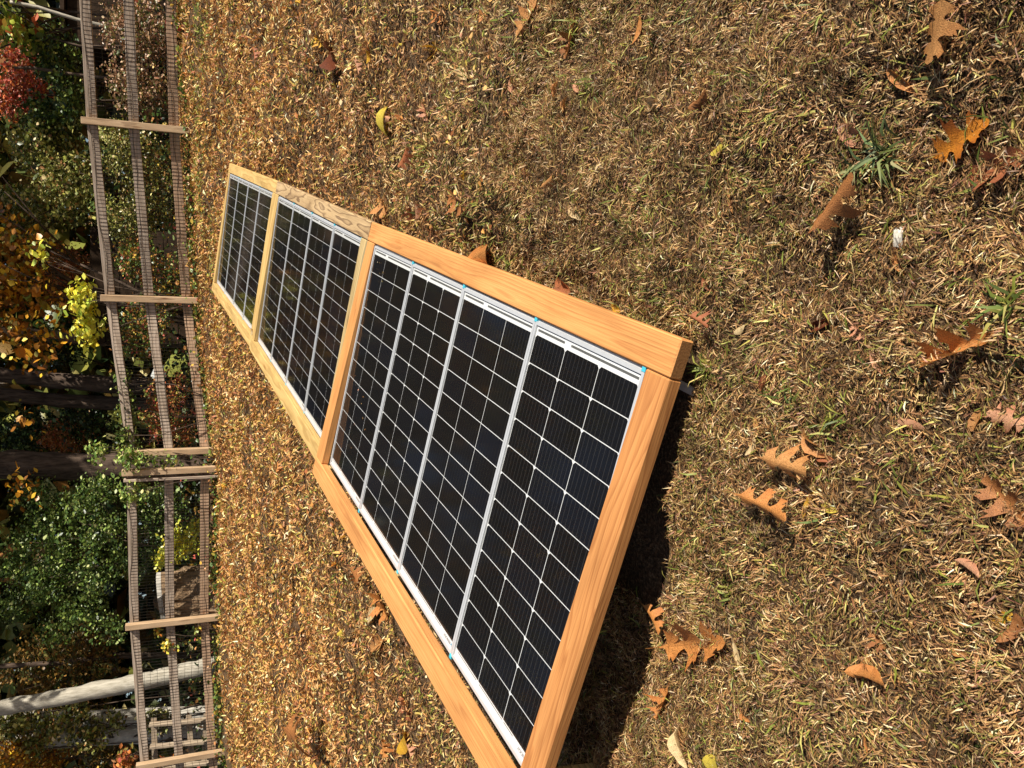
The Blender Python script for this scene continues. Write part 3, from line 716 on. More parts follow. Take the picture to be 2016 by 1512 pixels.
# base pixel, tip pixel, shape, tone, curl, roll, sideways tilt, label
BIG = [
 (1893, -12, 1862, 132, 'oak', 'tan', .3, .15, .25, 'large flat tan oak leaf at the upper right corner of the photo'),
 (1838, 316, 1958, 238, 'oak', 'patch', .4, .35, .3, 'large glossy orange oak leaf with a yellow patch beside the bare soil'),
 (2040, 292, 1918, 362, 'oak', 'red', .7, .5, -.2, 'large reddish oak leaf touching the right edge below the yellow patched leaf'),
 (1650, 468, 1742, 350, 'oak', 'brown', .5, .55, .3, 'big folded brown oak leaf just below the green grass tuft'),
 (1658, 246, 1722, 294, 'ovate', 'pink', .3, .3, .1, 'pinkish serrated leaf lying above the green grass tuft'),
 (1752, 135, 1818, 188, 'slim', 'orange', .9, .7, .3, 'curled orange leaf between the corner oak leaf and the grass tuft'),
 (1815, 190, 1845, 150, 'slim', 'brown', .9, .7, -.3, 'narrow brown leaf twisted beside the curled orange leaf'),
 (1978, 652, 1822, 722, 'oak', 'orange', .8, .65, .35, 'long curling orange oak leaf near the middle of the right edge'),
 (1598, 648, 1648, 628, 'ovate', 'dark', 1.4, .9, .4, 'small cupped dark leaf with an orange rim'),
 (1538, 893, 1640, 925, 'oak', 'tan', .6, .5, .2, 'crumpled tan oak leaf in the middle of the foreground cluster'),
 (1588, 846, 1636, 900, 'ovate', 'tan', .7, .5, .3, 'upright tan leaf leaning on the crumpled foreground oak leaf'),
 (1612, 900, 1650, 905, 'ovate', 'red', .6, .5, -.2, 'small russet leaf on the right of the foreground cluster'),
 (1482, 962, 1592, 1014, 'oak', 'orange', .5, .4, .25, 'long orange oak leaf below the foreground cluster'),
 (1612, 968, 1590, 1020, 'slim', 'yellow', .7, .6, .3, 'narrow ribbed yellow leaf at the end of the long orange oak leaf'),
 (1622, 994, 1658, 1006, 'ovate', 'lemon', .3, .3, .1, 'small lemon yellow leaf beside the ribbed yellow leaf'),
 (1497, 862, 1480, 900, 'ovate', 'pale', .4, .4, .1, 'pale oval leaf left of the foreground cluster'),
 (1492, 822, 1508, 852, 'ovate', 'tan', .5, .4, .1, 'tan leaf just above the pale oval leaf'),
 (1522, 738, 1503, 772, 'ovate', 'red', .5, .5, .1, 'small russet leaf to the right of the frame corner'),
 (2040, 842, 1955, 812, 'oak', 'pink', .35, .2, .2, 'pinkish spotted oak leaf cut by the right edge of the photo'),
 (2040, 1046, 1952, 938, 'oak', 'brown', .6, .4, .3, 'dull brown oak leaf at the right edge, below the pinkish spotted one'),
 (1936, 808, 1916, 852, 'ovate', 'tan', .4, .3, .2, 'small light orange oval leaf left of the pinkish spotted oak leaf'),
 (1776, 828, 1834, 842, 'slim', 'pink', .3, .2, .2, 'slim pinkish leaf lying over a dark hollow'),
 (1312, 1272, 1452, 1262, 'oak', 'orange', .8, .3, .1, 'long curled orange oak leaf beside the frame shadow'),
 (1452, 1262, 1482, 1348, 'slim', 'pale', .5, .4, .3, 'pale thin lobed leaf hanging off the long curled oak leaf'),
 (1290, 1182, 1326, 1244, 'oak', 'orange', .6, .5, .3, 'small orange oak leaf at the edge of the frame shadow'),
 (1322, 1348, 1298, 1418, 'oak', 'orange', .6, .5, .3, 'two-pronged orange oak leaf below the long curled one'),
 (1348, 1424, 1366, 1516, 'ovate', 'pale', .5, .8, .2, 'rolled pale ribbed leaf at the bottom edge of the photo'),
 (1398, 1494, 1434, 1514, 'ovate', 'lemon', .3, .3, .1, 'bright yellow leaf at the bottom edge next to the rolled pale leaf'),
 (1456, 1394, 1484, 1420, 'ovate', 'orange', .4, .4, .1, 'small pointed orange scrap of leaf right of the two-pronged leaf'),
 (1716, 1236, 1754, 1276, 'oak', 'brown', .5, .4, .2, 'brown oak leaf half buried at the lower right'),
 (1690, 1312, 1772, 1336, 'ovate', 'orange', .9, .7, .3, 'crumpled orange leaf below the half buried brown oak leaf'),
 (1700, 1322, 1722, 1292, 'ovate', 'tan', .9, .7, .3, 'tan curl resting on the crumpled orange leaf'),
 (1958, 1232, 2000, 1204, 'oak', 'yellow', .5, .4, .2, 'golden leaf near the right edge in the lower right quarter'),
 (2030, 1212, 1986, 1266, 'ovate', 'brown', .5, .5, .2, 'brown leaf cut by the right edge beside the golden leaf'),
 (1878, 1270, 1914, 1290, 'ovate', 'tan', .4, .4, .1, 'small tan leaf left of the golden leaf'),
 (1708, 1448, 1714, 1482, 'slim', 'orange', .3, .3, .1, 'tiny orange leaf near the bottom edge at the lower right'),
 (1898, 1096, 1948, 1132, 'ovate', 'pink', .6, .9, .2, 'rolled pinkish ribbed leaf above the golden leaf'),
 (1074, -6, 1030, 76, 'oak', 'tan', .3, .25, .2, 'pale tan oak leaf at the top edge of the photo'),
 (1138, 34, 1122, 118, 'oak', 'brown', .7, .6, .3, 'folded brown oak leaf near the top edge beside the pale tan one'),
 (1272, 32, 1258, 92, 'slim', 'orange', .6, .7, .3, 'narrow rolled orange leaf near the top edge'),
 (1104, 160, 1094, 196, 'ovate', 'orange', .5, .5, .2, 'small orange leaf below the folded brown oak leaf'),
 (1122, 190, 1114, 224, 'ovate', 'tan', .5, .5, .2, 'small tan leaf paired with the small orange leaf in the upper middle'),
 (1376, 216, 1412, 178, 'ovate', 'brown', .6, .6, .2, 'brown and yellow leaf standing upright above the array'),
 (1280, 218, 1316, 188, 'ovate', 'pale', .5, .5, .2, 'pale folded leaf above the array'),
 (1006, 160, 1026, 184, 'ovate', 'pink', .3, .4, .1, 'small pink leaf above the array'),
 (1408, 306, 1434, 286, 'ovate', 'lemon', .3, .3, .1, 'bright yellow leaf between the array and the green tuft'),
 (1562, 442, 1586, 466, 'ovate', 'yellow', .4, .4, .1, 'golden square leaf left of the folded brown oak leaf'),
 (1440, 374, 1450, 422, 'slim', 'tan', .5, .5, .2, 'narrow tan leaf standing in the grass right of the array'),
 (1388, 608, 1432, 636, 'oak', 'red', .6, .6, .2, 'reddish brown crumpled leaf close to the near frame corner'),
 (1388, 548, 1416, 574, 'ovate', 'red', .5, .5, .2, 'russet leaf a little above the near frame corner'),
 (1764, 498, 1792, 546, 'slim', 'orange', .5, .6, .2, 'curled orange leaf below the pale stone'),
 (1454, 658, 1476, 640, 'ovate', 'pale', .3, .3, .1, 'small pale leaf right of the near frame corner'),
 (1680, 636, 1712, 666, 'oak', 'pink', .5, .5, .1, 'light pinkish crumpled leaf on bare soil at the right'),
 (1718, 690, 1748, 738, 'slim', 'pink', .5, .5, .2, 'serrated pinkish leaf on the bare soil'),
 (1084, 372, 1110, 348, 'oak', 'tan', .5, .5, .2, 'tan oak leaf above the middle of the orange board'),
 (888, 384, 928, 410, 'oak', 'brown', .5, .5, .2, 'brown oak leaf above the joint of the two frames'),
 (748, 378, 768, 420, 'oak', 'tan', .6, .5, .3, 'tan oak leaf close above the strongly grained board'),
 (760, 228, 780, 256, 'ovate', 'lemon', .3, .3, .1, 'yellow leaf in the upper middle of the lawn'),
 (1128, 398, 1154, 434, 'ovate', 'pale', .4, .5, .2, 'pale curled leaf above the orange board'),
 (658, 94, 672, 132, 'ovate', 'dark', .5, .6, .2, 'dark brown leaf in the upper left part of the lawn'),
 (944, 516, 988, 494, 'ovate', 'orange', .5, .5, .2, 'orange leaf lying against the outer edge of the orange board'),
 (1100, 548, 1132, 576, 'ovate', 'red', .5, .5, .2, 'russet leaf beside the near half of the orange board'),
 (1208, 600, 1228, 614, 'ovate', 'yellow', .3, .3, .1, 'small yellow leaf beside the near end of the orange board'),
 (622, 1418, 658, 1452, 'oak', 'brown', .5, .4, .2, 'broad brown oak leaf at the lower left of the lawn'),
 (790, 1356, 816, 1420, 'oak', 'red', .5, .4, .2, 'large reddish oak leaf below the left board of the near frame'),
 (742, 1158, 772, 1216, 'oak', 'orange', .5, .5, .2, 'orange oak leaf left of the near frame'),
 (720, 1112, 738, 1142, 'oak', 'brown', .5, .5, .2, 'brown oak leaf tight against the left board'),
 (752, 1198, 735, 1228, 'ovate', 'pale', .4, .4, .2, 'pale leaf just below the orange oak leaf on the left'),
 (768, 1258, 744, 1276, 'oak', 'tan', .5, .5, .2, 'tan oak leaf between the pale leaf and the large reddish one'),
 (812, 1446, 800, 1478, 'ovate', 'yellow', .4, .4, .2, 'yellow leaf near the bottom edge, left of the near frame'),
]
for q, (x0, y0, x1, y1, kind, tone, curl, roll, tl, lab) in enumerate(BIG):
    p0, p1 = hit(x0, y0), hit(x1, y1)
    big = np.linalg.norm(p1 - p0) > .075
    o = place_leaf(leaf_me(kind, tone, q, curl * (.7 if big else .9), roll * (.75 if big else .95)), p0, p1, .006, tl * (.35 if big else .7), -.03, wide={22: .55, 7: .6, 12: .7, 9: .8, 3: .75, 23: .8}.get(q, .92))
    tag(o, lab, 'leaf', 'fallen leaves on the lawn')

# more leaves of the same kinds strewn over the lawn, the ones that show largest
tn = list(TONES); R2 = np.random.default_rng(21)
SL = {'oak': 'small curled oak leaf among the many strewn over the dry lawn', 'ovate': 'small oval leaf among the many strewn over the dry lawn', 'slim': 'narrow dry leaf among the many strewn over the lawn'}
cnt = 0
while cnt < 215:
    r = math.exp(R2.uniform(math.log(.85), math.log(11.5))) if R2.random() < .55 else R2.uniform(2.5, 11.5)
    a = math.radians(R2.uniform(-30, 30)); x, y = r * math.sin(a), r * math.cos(a)
    if x > 0 and R2.random() < .3 and r > 4: continue
    if in_array(np.array([x]), np.array([y]), .06)[0]: continue
    R0, t0 = SECT[0]
    bad = False
    for k in range(3):
        Rk, tk = SECT[k]; q = (np.array([x, y, float(H(x, y))]) - np.array(tk)) @ np.array(Rk)
        if -.2 < q[0] < 4 * PW + .2 and -.2 < q[1] < PL + .2: bad = True
    if bad or y > 12.0 or r < 1.75: continue
    kind = ['oak', 'ovate', 'slim'][R2.choice(3, p=[.4, .42, .18])]
    tone = tn[R2.choice(len(tn), p=[.17, .17, .14, .08, .1, .1, .05, .1, .05, .04])]
    ln_ = {'oak': R2.uniform(.05, .10), 'ovate': R2.uniform(.03, .06), 'slim': R2.uniform(.03, .055)}[kind] * (1.15 if r > 3 else .8)
    yw = R2.uniform(0, 6.28); p0 = np.array([x, y, 0.]); p1 = p0 + ln_ * np.array([math.cos(yw), math.sin(yw), 0])
    o = place_leaf(leaf_me(kind, tone, cnt % 3 + 100, .6, .5), p0, p1, .012, R2.normal(0, .35), R2.normal(0, .15))
    side = 'above the array' if (np.array([x, y, 0]) - np.array(SECT[0][1])) @ np.array(SECT[0][0])[:, 1] < 0 else 'below the array'
    if y < 1.45: side = 'right of the near frame'
    place = ('in the foreground ' if r < 1.3 else 'level with the nearest frame, ' if r < 3.6 else 'level with the middle frame, ' if r < 5.9 else 'level with the farthest frame, ' if r < 8.3 else 'close to the fence, ')
    lab = 'small %s %s leaf %s%s' % ({'patch': 'amber', 'dark': 'dark brown', 'lemon': 'lemon yellow', 'red': 'russet', 'pink': 'pinkish'}.get(tone, tone), {'oak': 'lobed', 'ovate': 'oval', 'slim': 'narrow'}[kind], place, side)
    tag(o, lab, 'leaf', 'fallen leaves on the lawn')
    cnt += 1

# leaf fragments too many to count
def leaf_quads(P, size, col, R, flat=0.5, asp=.62, fold=.25):
    """pointed, slightly folded leaves of six vertices"""
    n = len(P); yaw = R.uniform(0, 2 * np.pi, n)
    nrm = R.normal(size=(n, 3)); nrm[:, 2] = np.abs(nrm[:, 2]) + flat; nrm /= np.linalg.norm(nrm, axis=1)[:, None]
    h = np.stack([np.cos(yaw), np.sin(yaw), np.zeros(n)], 1); h -= nrm * (h * nrm).sum(1)[:, None]; h /= np.linalg.norm(h, axis=1)[:, None] + 1e-9
    s = np.cross(nrm, h); L_ = (size * np.exp(R.normal(0, .28, n)))[:, None]; W_ = L_ * asp / 2
    f = nrm * L_ * fold * R.uniform(-.6, 1, (n, 1))
    a = P - h * L_ * .5; b = P + h * L_ * .5 - f * .3
    l1 = P - h * L_ * .12 + s * W_ + f * .4; l2 = P + h * L_ * .2 + s * W_ * .75 + f * .3
    r1 = P - h * L_ * .12 - s * W_ + f * .4; r2 = P + h * L_ * .2 - s * W_ * .75 + f * .3
    V = np.stack([a, l1, l2, b, r2, r1], 1).reshape(-1, 3); i0 = np.arange(n) * 6
    T = np.concatenate([np.stack([i0, i0 + 1, i0 + 2, i0 + 3], 1), np.stack([i0, i0 + 3, i0 + 4, i0 + 5], 1)])
    return V, T, np.repeat(col, 6, axis=0)

LIT = [(*lin(226, 178, 106), 4), (*lin(212, 152, 80), 3), (*lin(188, 126, 66), 3), (*lin(232, 190, 90), 1.4), (*lin(236, 212, 166), 2), (*lin(158, 98, 54), 1.5), (*lin(204, 144, 110), 1.2)]
RL = np.random.default_rng(31)
n = 52000
u = RL.random(n); r = 2.2 * (13.0 / 2.2) ** (u ** .55); a = np.radians(RL.uniform(-45, 45, n)); x, y = r * np.sin(a), r * np.cos(a)
dens = (.12 + .5 * np.clip((y - 3) / 7, 0, 1) + .3 * np.clip(-x / 3, 0, 1)) * np.clip(.75 + .55 * vnoise(x, y, .9, 41) + .3 * vnoise(x, y, .3, 42), .08, 1.6)
edge = np.interp(x, [-6.1, -3.7, -1.2, 1.3, 3.6], [13.6, 13.2, 12.6, 12.3, 11.6])
k = (RL.random(n) < dens) & (y < edge) & ~in_array(x, y, .03)
x, y = x[k], y[k]; r = np.hypot(x, y)
P = np.stack([x, y, H(x, y) + .016 + .016 * RL.random(len(x))], 1)
V, T, C_ = leaf_quads(P, .023 * np.clip(r / 5, .8, 1.4), np.clip(colpick(LIT, len(x), RL), .004, .9), RL, flat=1.6, asp=.7, fold=.5)
tag(obj('leaf_litter', mesh_np('leaf_litter', V, T, M['foliage'], cols=C_)), 'small broken leaves littering the far lawn', 'leaf litter', kind='stuff')

# green tufts in the lawn
def tuft(px0, py0, n, lmin, lmax, wid, spread, label, seed, pal=GREEN):
    R = np.random.default_rng(seed); p = hit(px0, py0)
    yaw = R.uniform(0, 6.28, n); el = np.radians(R.uniform(18, 75, n)); ln_ = R.uniform(lmin, lmax, n)
    V, T, C_ = blades(R.normal(0, spread, n), R.normal(0, spread, n), np.full(n, .004), ln_, np.full(n, wid), yaw, el, np.radians(R.uniform(20, 70, n)), np.clip(colpick(pal, n, R), .004, .9))
    o = obj('grass_tuft', mesh_np('grass_tuft', V, T, M['blade'], cols=C_), loc=(p[0], p[1], float(H(p[0], p[1]))))
    tag(o, label, 'grass tuft', 'green grass tufts in the lawn')
BLUEG = [(*lin(104, 116, 70), 3), (*lin(122, 128, 70), 2), (*lin(82, 96, 60), 2), (*lin(170, 168, 116), 1)]
tuft(1755, 305, 34, .05, .10, .0055, .009, 'bluish green grass tuft with broad blades beside the big folded oak leaf', 1, BLUEG)
tuft(1700, 330, 18, .04, .075, .0045, .009, 'smaller bluish grass tuft against the big tuft', 2, BLUEG)
tuft(1398, 728, 22, .04, .085, .0040, .009, 'long green grass blades at the near corner of the array', 3)
tuft(1560, 790, 20, .03, .065, .0038, .014, 'green grass tuft right of the near frame corner', 4)
tuft(1640, 830, 22, .03, .06, .0038, .018, 'green grass tuft above the foreground leaf cluster', 5)
tuft(1130, 60, 26, .04, .07, .0036, .014, 'dark green grass tuft beside the folded brown oak leaf at the top', 6)
tuft(1160, 180, 24, .03, .06, .0034, .016, 'green grass tuft in the upper middle of the lawn', 7)
tuft(1440, 1165, 16, .03, .05, .0042, .012, 'forked pale green grass blades in the lower middle', 8)
tuft(840, 310, 40, .05, .08, .0042, .03, 'green grass patch above the joint of the two frames', 9)
tuft(2000, 600, 20, .05, .08, .005, .012, 'green grass tuft at the right edge of the photo', 10)
tuft(1010, 520, 22, .04, .06, .0036, .012, 'green grass tuft touching the orange board', 11)

# pale stone chip, dark round stone at the lower edge
def rock(name, p, sx, sy, sz, mat, seed, lab, cat):
    R = np.random.default_rng(seed); V = []; Fc = []; nu, nv_ = 12, 7
    for j in range(nv_ + 1):
        ph = math.pi * j / nv_
        for i in range(nu):
            th = 2 * math.pi * i / nu; q = 1 + .16 * math.sin(3 * th + seed) * math.sin(2 * ph) + .1 * R.normal() * math.sin(ph)
            V.append((sx * q * math.sin(ph) * math.cos(th), sy * q * math.sin(ph) * math.sin(th), sz * q * math.cos(ph)))
    for j in range(nv_):
        for i in range(nu):
            Fc.append((j * nu + i, j * nu + (i + 1) % nu, (j + 1) * nu + (i + 1) % nu, (j + 1) * nu + i)[::-1])
    o = obj(name, mesh_np(name, V, Fc, mat), loc=(p[0], p[1], float(H(p[0], p[1])) + sz * .55)); o.rotation_euler = (0.2, .1, seed)
    tag(o, lab, cat)
rock('stone', hit(1772, 468), .019, .011, .008, M['stone'], 3, 'small pale stone chip on the grass right of the folded oak leaf', 'stone')
rock('stone', hit(492, 1530), .16, .13, .12, M['slate'], 5, 'dark grey rounded stone at the bottom edge of the photo', 'stone')

# stake end under the near corner
p = hit(1362, 762); st = VF(); st.box(-.05, .008, -.009, .009, -.02, .006, bev=.002)
o = obj('wooden_stake', st.mesh('wooden_stake', M['stone']), loc=(p[0] + .005, p[1] + .03, float(H(p[0], p[1])) + .012)); o.rotation_euler = (.1, -.2, 1.2)
tag(o, 'small cream coloured stake end under the near frame corner', 'stake')

# crumbs on the glass, a leaf on the board between the far frames
mw = sec_matrix(0); RC = np.random.default_rng(5); pts = []
for _ in range(14): pts.append(mw @ Vector((3 * PW + .12 + RC.uniform(0, .33), .75 + RC.normal(0, .09), .0)))
for _ in range(8): pts.append(mw @ Vector((3 * PW + .36 + RC.uniform(-.06, .1), .06 + RC.uniform(0, .1), .0)))
P = np.array([tuple(v) for v in pts])
V, T, C_ = leaf_quads(P, np.full(len(P), .009), np.clip(colpick(LIT, len(P), RC), .01, .9), RC, flat=2.0)
tag(obj('leaf_crumbs', mesh_np('leaf_crumbs', V, T, M['foliage'], cols=C_)), 'tan leaf crumbs on the glass of the fourth panel', 'leaf crumbs', kind='stuff')
mw = sec_matrix(1); q = mw @ Vector((4 * PW + .075, PL * .93, .030))
o = obj('fallen_leaf', leaf_me('ovate', 'pale', 301, .9, .9)); o.matrix_world = Matrix.Translation(q) @ Matrix.Rotation(2.6, 4, 'Z') @ Matrix.Scale(.06, 4)
tag(o, 'curled pale leaf lying on the board between the two far frames', 'leaf', 'fallen leaves on the lawn')

# ------------------------------------------------------------------ fence
POSTS = [(6.05, 10.75, None), (3.58, 11.66, (160, 235)), (1.29, 12.43, (198, 583)), (-.98, 12.72, (241, 893)), (-1.26, 12.66, (240, 928)), (-3.72, 13.30, (247, 1235)), (-6.09, 13.71, (268, 1505)), (-8.5, 14.15, None)]
fence = empty('fence', (POSTS[3][0], POSTS[3][1], float(H(*POSTS[3][:2]))))
tag(fence, 'weathered three rail timber fence with wire mesh along the far lawn', 'fence')
org = Vector(fence.location)
def topz(i):
    x, y, pxy = POSTS[i]
    if pxy is None: return float(H(x, y)) + 1.31
    d = ray(*pxy); return float((CAM + d * (y / d[1]))[2])
def add_post(x, y, z1, w=.089, d_=.089, mat='post', yaw=0.0):
    z0 = float(H(x, y)) - .1; h = z1 - z0
    me = box_mesh('post', (-h / 2, h / 2, -w / 2, w / 2, -d_ / 2, d_ / 2), M[mat], bev=.004)
    o = obj('post', me, fence)
    # local x up, y along the fence, z towards the viewer
    mm = Matrix(((0, math.cos(yaw), math.sin(yaw)), (0, math.sin(yaw), -math.cos(yaw)), (1, 0, 0))).to_4x4()
    o.matrix_world = Matrix.Translation((x, y, z0 + h / 2)) @ mm
    return o
bpy.context.view_layer.update()
TZ = [topz(i) for i in range(len(POSTS))]
YAW = math.atan2(13.71 - 11.66, -6.09 - 3.58) + math.pi
for i, (x, y, _) in enumerate(POSTS): add_post(x, y, TZ[i], yaw=YAW)
add_post(-1.375, 12.69, TZ[4] - .02, w=.04, yaw=YAW, mat='rail')
# rails sit behind the posts, mesh between
nrm = np.array([-math.sin(YAW), math.cos(YAW)])          # away from the viewer
RH = .128
for i in range(len(POSTS) - 1):
    if i == 3: continue
    (xa, ya, _), (xb, yb, _) = POSTS[i], POSTS[i + 1]
    if i == 2: pass
    for q, dz in enumerate((.055, .565, 1.07)):
        off = .0445 + .008 + .019
        a = Vector((xa + nrm[0] * off, ya + nrm[1] * off, TZ[i] - dz - RH / 2)); b = Vector((xb + nrm[0] * off, yb + nrm[1] * off, TZ[i + 1] - dz - RH / 2))
        if q == 2:
            pass
        d = b - a; L_ = d.length + (.06)
        me = box_mesh('rail', (-L_ / 2, L_ / 2, -RH / 2, RH / 2, -.019, .019), M['rail_low' if q == 2 else 'rail'], bev=.003)
        o = obj('rail', me, fence)
        ex = d.normalized(); ez = Vector((-nrm[0], -nrm[1], 0)); ez = (ez - ex * ez.dot(ex)).normalized(); ey = ez.cross(ex)
        mm = Matrix((ex, ey, ez)).transposed().to_4x4()
        o.matrix_world = Matrix.Translation((a + b) / 2) @ mm
    # wire mesh of this bay
    wv = VF(); Rw = np.random.default_rng(60 + i)
    o1 = .0445 + .004
    A = np.array([xa + nrm[0] * o1, ya + nrm[1] * o1]); B = np.array([xb + nrm[0] * o1, yb + nrm[1] * o1])
    Lb = np.linalg.norm(B - A); nvw = int(Lb / .0508); rw = .0028
    def wp(s_, hgt, wob):
        p2 = A + (B - A) * s_; zt = TZ[i] + (TZ[i + 1] - TZ[i]) * s_; g = float(H(p2[0], p2[1]))
        z = g + .01 + (zt - .10 - g) * hgt
        return (p2[0], p2[1] - .004 * math.sin(9 * s_ + i), z + wob)
    sag = Rw.uniform(0, 6.28)
    for q in range(nvw + 1):
        s_ = q / nvw; w_ = .014 * math.sin(11 * s_ + sag) ; sl = Rw.normal(0, .0012)
        wv.tube([wp(s_, 0, 0), wp(s_ + sl, .5, 0), wp(s_, 1, w_)], [rw] * 3, 3, cap=False)
    for q in range(13):
        hh = q / 12
        wv.tube([wp(s_, hh, (.014 * math.sin(11 * s_ + sag) + .004 * Rw.normal()) * (hh > .9)) for s_ in np.linspace(0, 1, 13)], [rw] * 13, 3, cap=False)
    tag(obj('wire_mesh', wv.mesh('wire_mesh', M['wire']), fence), kind='stuff').matrix_world = Matrix.Identity(4)

# ------------------------------------------------------------------ woodland behind the fence
def trunk_obj(name, pts, rads, mat, parent, sides=12, wob=.05, seed=0):
    v = VF(); P_, Rr_ = [], []
    for i in range(len(pts) - 1):                      # refine
        for t in np.linspace(0, 1, 7)[:-1]:
            P_.append(np.array(pts[i]) * (1 - t) + np.array(pts[i + 1]) * t); Rr_.append(rads[i] * (1 - t) + rads[i + 1] * t)
    P_.append(np.array(pts[-1])); Rr_.append(rads[-1])
    Rn = np.random.default_rng(seed)
    for i in range(1, len(P_)): P_[i] = P_[i] + Rn.normal(0, rads[0] * .03, 3) * (1, 1, 0)
    v.tube(P_, Rr_, sides, wob=wob, seed=seed)
    o = obj(name, v.mesh(name, mat, smooth=True), parent)
    o.matrix_parent_inverse = Matrix.Identity(4)
    return o

def cloud(blobs, n, R, clump=.09, nclump=None):
    """leaf positions: clumps spread through the blobs' volume; blob = (centre, radii)"""
    vol = np.array([b[1][0] * b[1][1] * b[1][2] for b in blobs]) ** .75; vol /= vol.sum()
    nc = nclump or max(6, n // 14)
    bi = R.choice(len(blobs), nc, p=vol)
    d = R.normal(size=(nc, 3)); d /= np.linalg.norm(d, axis=1)[:, None]; rr = R.random(nc) ** .45
    ctr = np.array([b[0] for b in blobs])[bi] + d * rr[:, None] * np.array([b[1] for b in blobs])[bi]
    ci = R.integers(0, nc, n)
    return ctr[ci] + R.normal(0, clump, (n, 3)) * (1, 1, .7)

def plant(name, label, cat, blobs, n, size, pal, seed, base=None, clump=.09, stems=4, group=None, asp=.62, stem_r=.012, flat=.35, stem_mat='bark_dark'):
    """blobs are given as (x, y, half height px, half width px, depth Y, half depth m) of the photo"""
    R = np.random.default_rng(seed); B_ = []; n = int(n * 1.5); size = size * .8
    for (x, y, dx, dy, Y, dd) in blobs:
        c = at(x, y, Y); k_ = Y / (F * ray(x, y)[1]) ; B_.append((c, np.array([dy * k_, dd, dx * k_])))
    P = cloud(B_, n, R, clump)
    g = H(P[:, 0], P[:, 1]); P[:, 2] = np.maximum(P[:, 2], g + .02)
    if base is None:
        c = np.mean([b[0] for b in B_], axis=0); base = (c[0], c[1])
    bz = float(H(*base)); e = empty(name, (base[0], base[1], bz)); o_ = np.array([base[0], base[1], bz])
    V, T, C_ = leaf_quads(P - o_, np.full(n, size), np.clip(colpick(pal, n, R, .22), .004, .9), R, flat=flat, asp=asp)
    obj('crown', mesh_np('crown', V, T, M['foliage'], cols=C_), e)
    v = VF()
    for s in range(stems):
        b_ = B_[s % len(B_)]; tgt = b_[0] + R.normal(0, .4, 3) * b_[1] - o_
        st_ = np.array([R.normal(0, .12), R.normal(0, .1), -.05]); mid = (st_ + tgt) / 2 + R.normal(0, .1, 3)
        v.tube([st_, mid, tgt], [stem_r, stem_r * .75, stem_r * .4], 5)
        for _ in range(4):
            t2 = b_[0] + R.normal(0, .6, 3) * b_[1] - o_; f0 = mid * .6 + tgt * .4
            v.tube([f0, (f0 + t2) / 2 + R.normal(0, .04, 3), t2], [stem_r * .5, stem_r * .35, stem_r * .2], 4)
    obj('stem' if cat != 'tree' else 'trunk', v.mesh('stem', M[stem_mat], smooth=True), e)
    tag(e, label, cat, group)
    return e

G1 = [(*lin(90, 108, 46), 3), (*lin(64, 84, 38), 3), (*lin(130, 140, 66), 2), (*lin(44, 62, 30), 2), (*lin(176, 178, 104), .8)]
G2 = [(*lin(138, 138, 64), 3), (*lin(104, 110, 50), 3), (*lin(182, 174, 100), 2), (*lin(74, 82, 40), 2), (*lin(204, 186, 130), 1), (*lin(160, 116, 70), .8)]
G3 = [(*lin(46, 66, 34), 3), (*lin(34, 50, 28), 3), (*lin(84, 102, 52), 2), (*lin(120, 136, 80), .8)]
PRIVET = [(*lin(88, 108, 44), 3), (*lin(58, 78, 34), 4), (*lin(128, 144, 70), 1.8), (*lin(172, 180, 116), .6)]
DRY = [(*lin(196, 160, 128), 3), (*lin(160, 120, 90), 3), (*lin(128, 110, 62), 2), (*lin(100, 110, 56), 2), (*lin(214, 184, 150), 1)]
RED = [(*lin(190, 88, 66), 3), (*lin(160, 74, 54), 2), (*lin(206, 120, 60), 3), (*lin(210, 142, 122), 1.5), (*lin(120, 60, 40), 1.5), (*lin(120, 110, 60), 1)]
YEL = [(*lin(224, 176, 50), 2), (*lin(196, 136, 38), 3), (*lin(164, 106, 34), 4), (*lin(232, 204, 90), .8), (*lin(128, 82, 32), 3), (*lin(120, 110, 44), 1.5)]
LIME = [(*lin(226, 220, 92), 3), (*lin(206, 206, 80), 3), (*lin(236, 214, 70), 2), (*lin(170, 184, 70), 1.5)]
ORNG = [(*lin(206, 128, 66), 3), (*lin(170, 98, 56), 3), (*lin(216, 158, 104), 2), (*lin(120, 110, 52), 1.5), (*lin(190, 96, 80), 1)]
MIX = [(*lin(108, 124, 56), 3), (*lin(190, 134, 80), 2), (*lin(80, 104, 48), 3), (*lin(220, 180, 80), 1), (*lin(180, 90, 76), .7)]
BROWN = [(*lin(110, 84, 44), 3), (*lin(140, 104, 50), 2), (*lin(80, 84, 40), 3), (*lin(170, 130, 60), 1)]

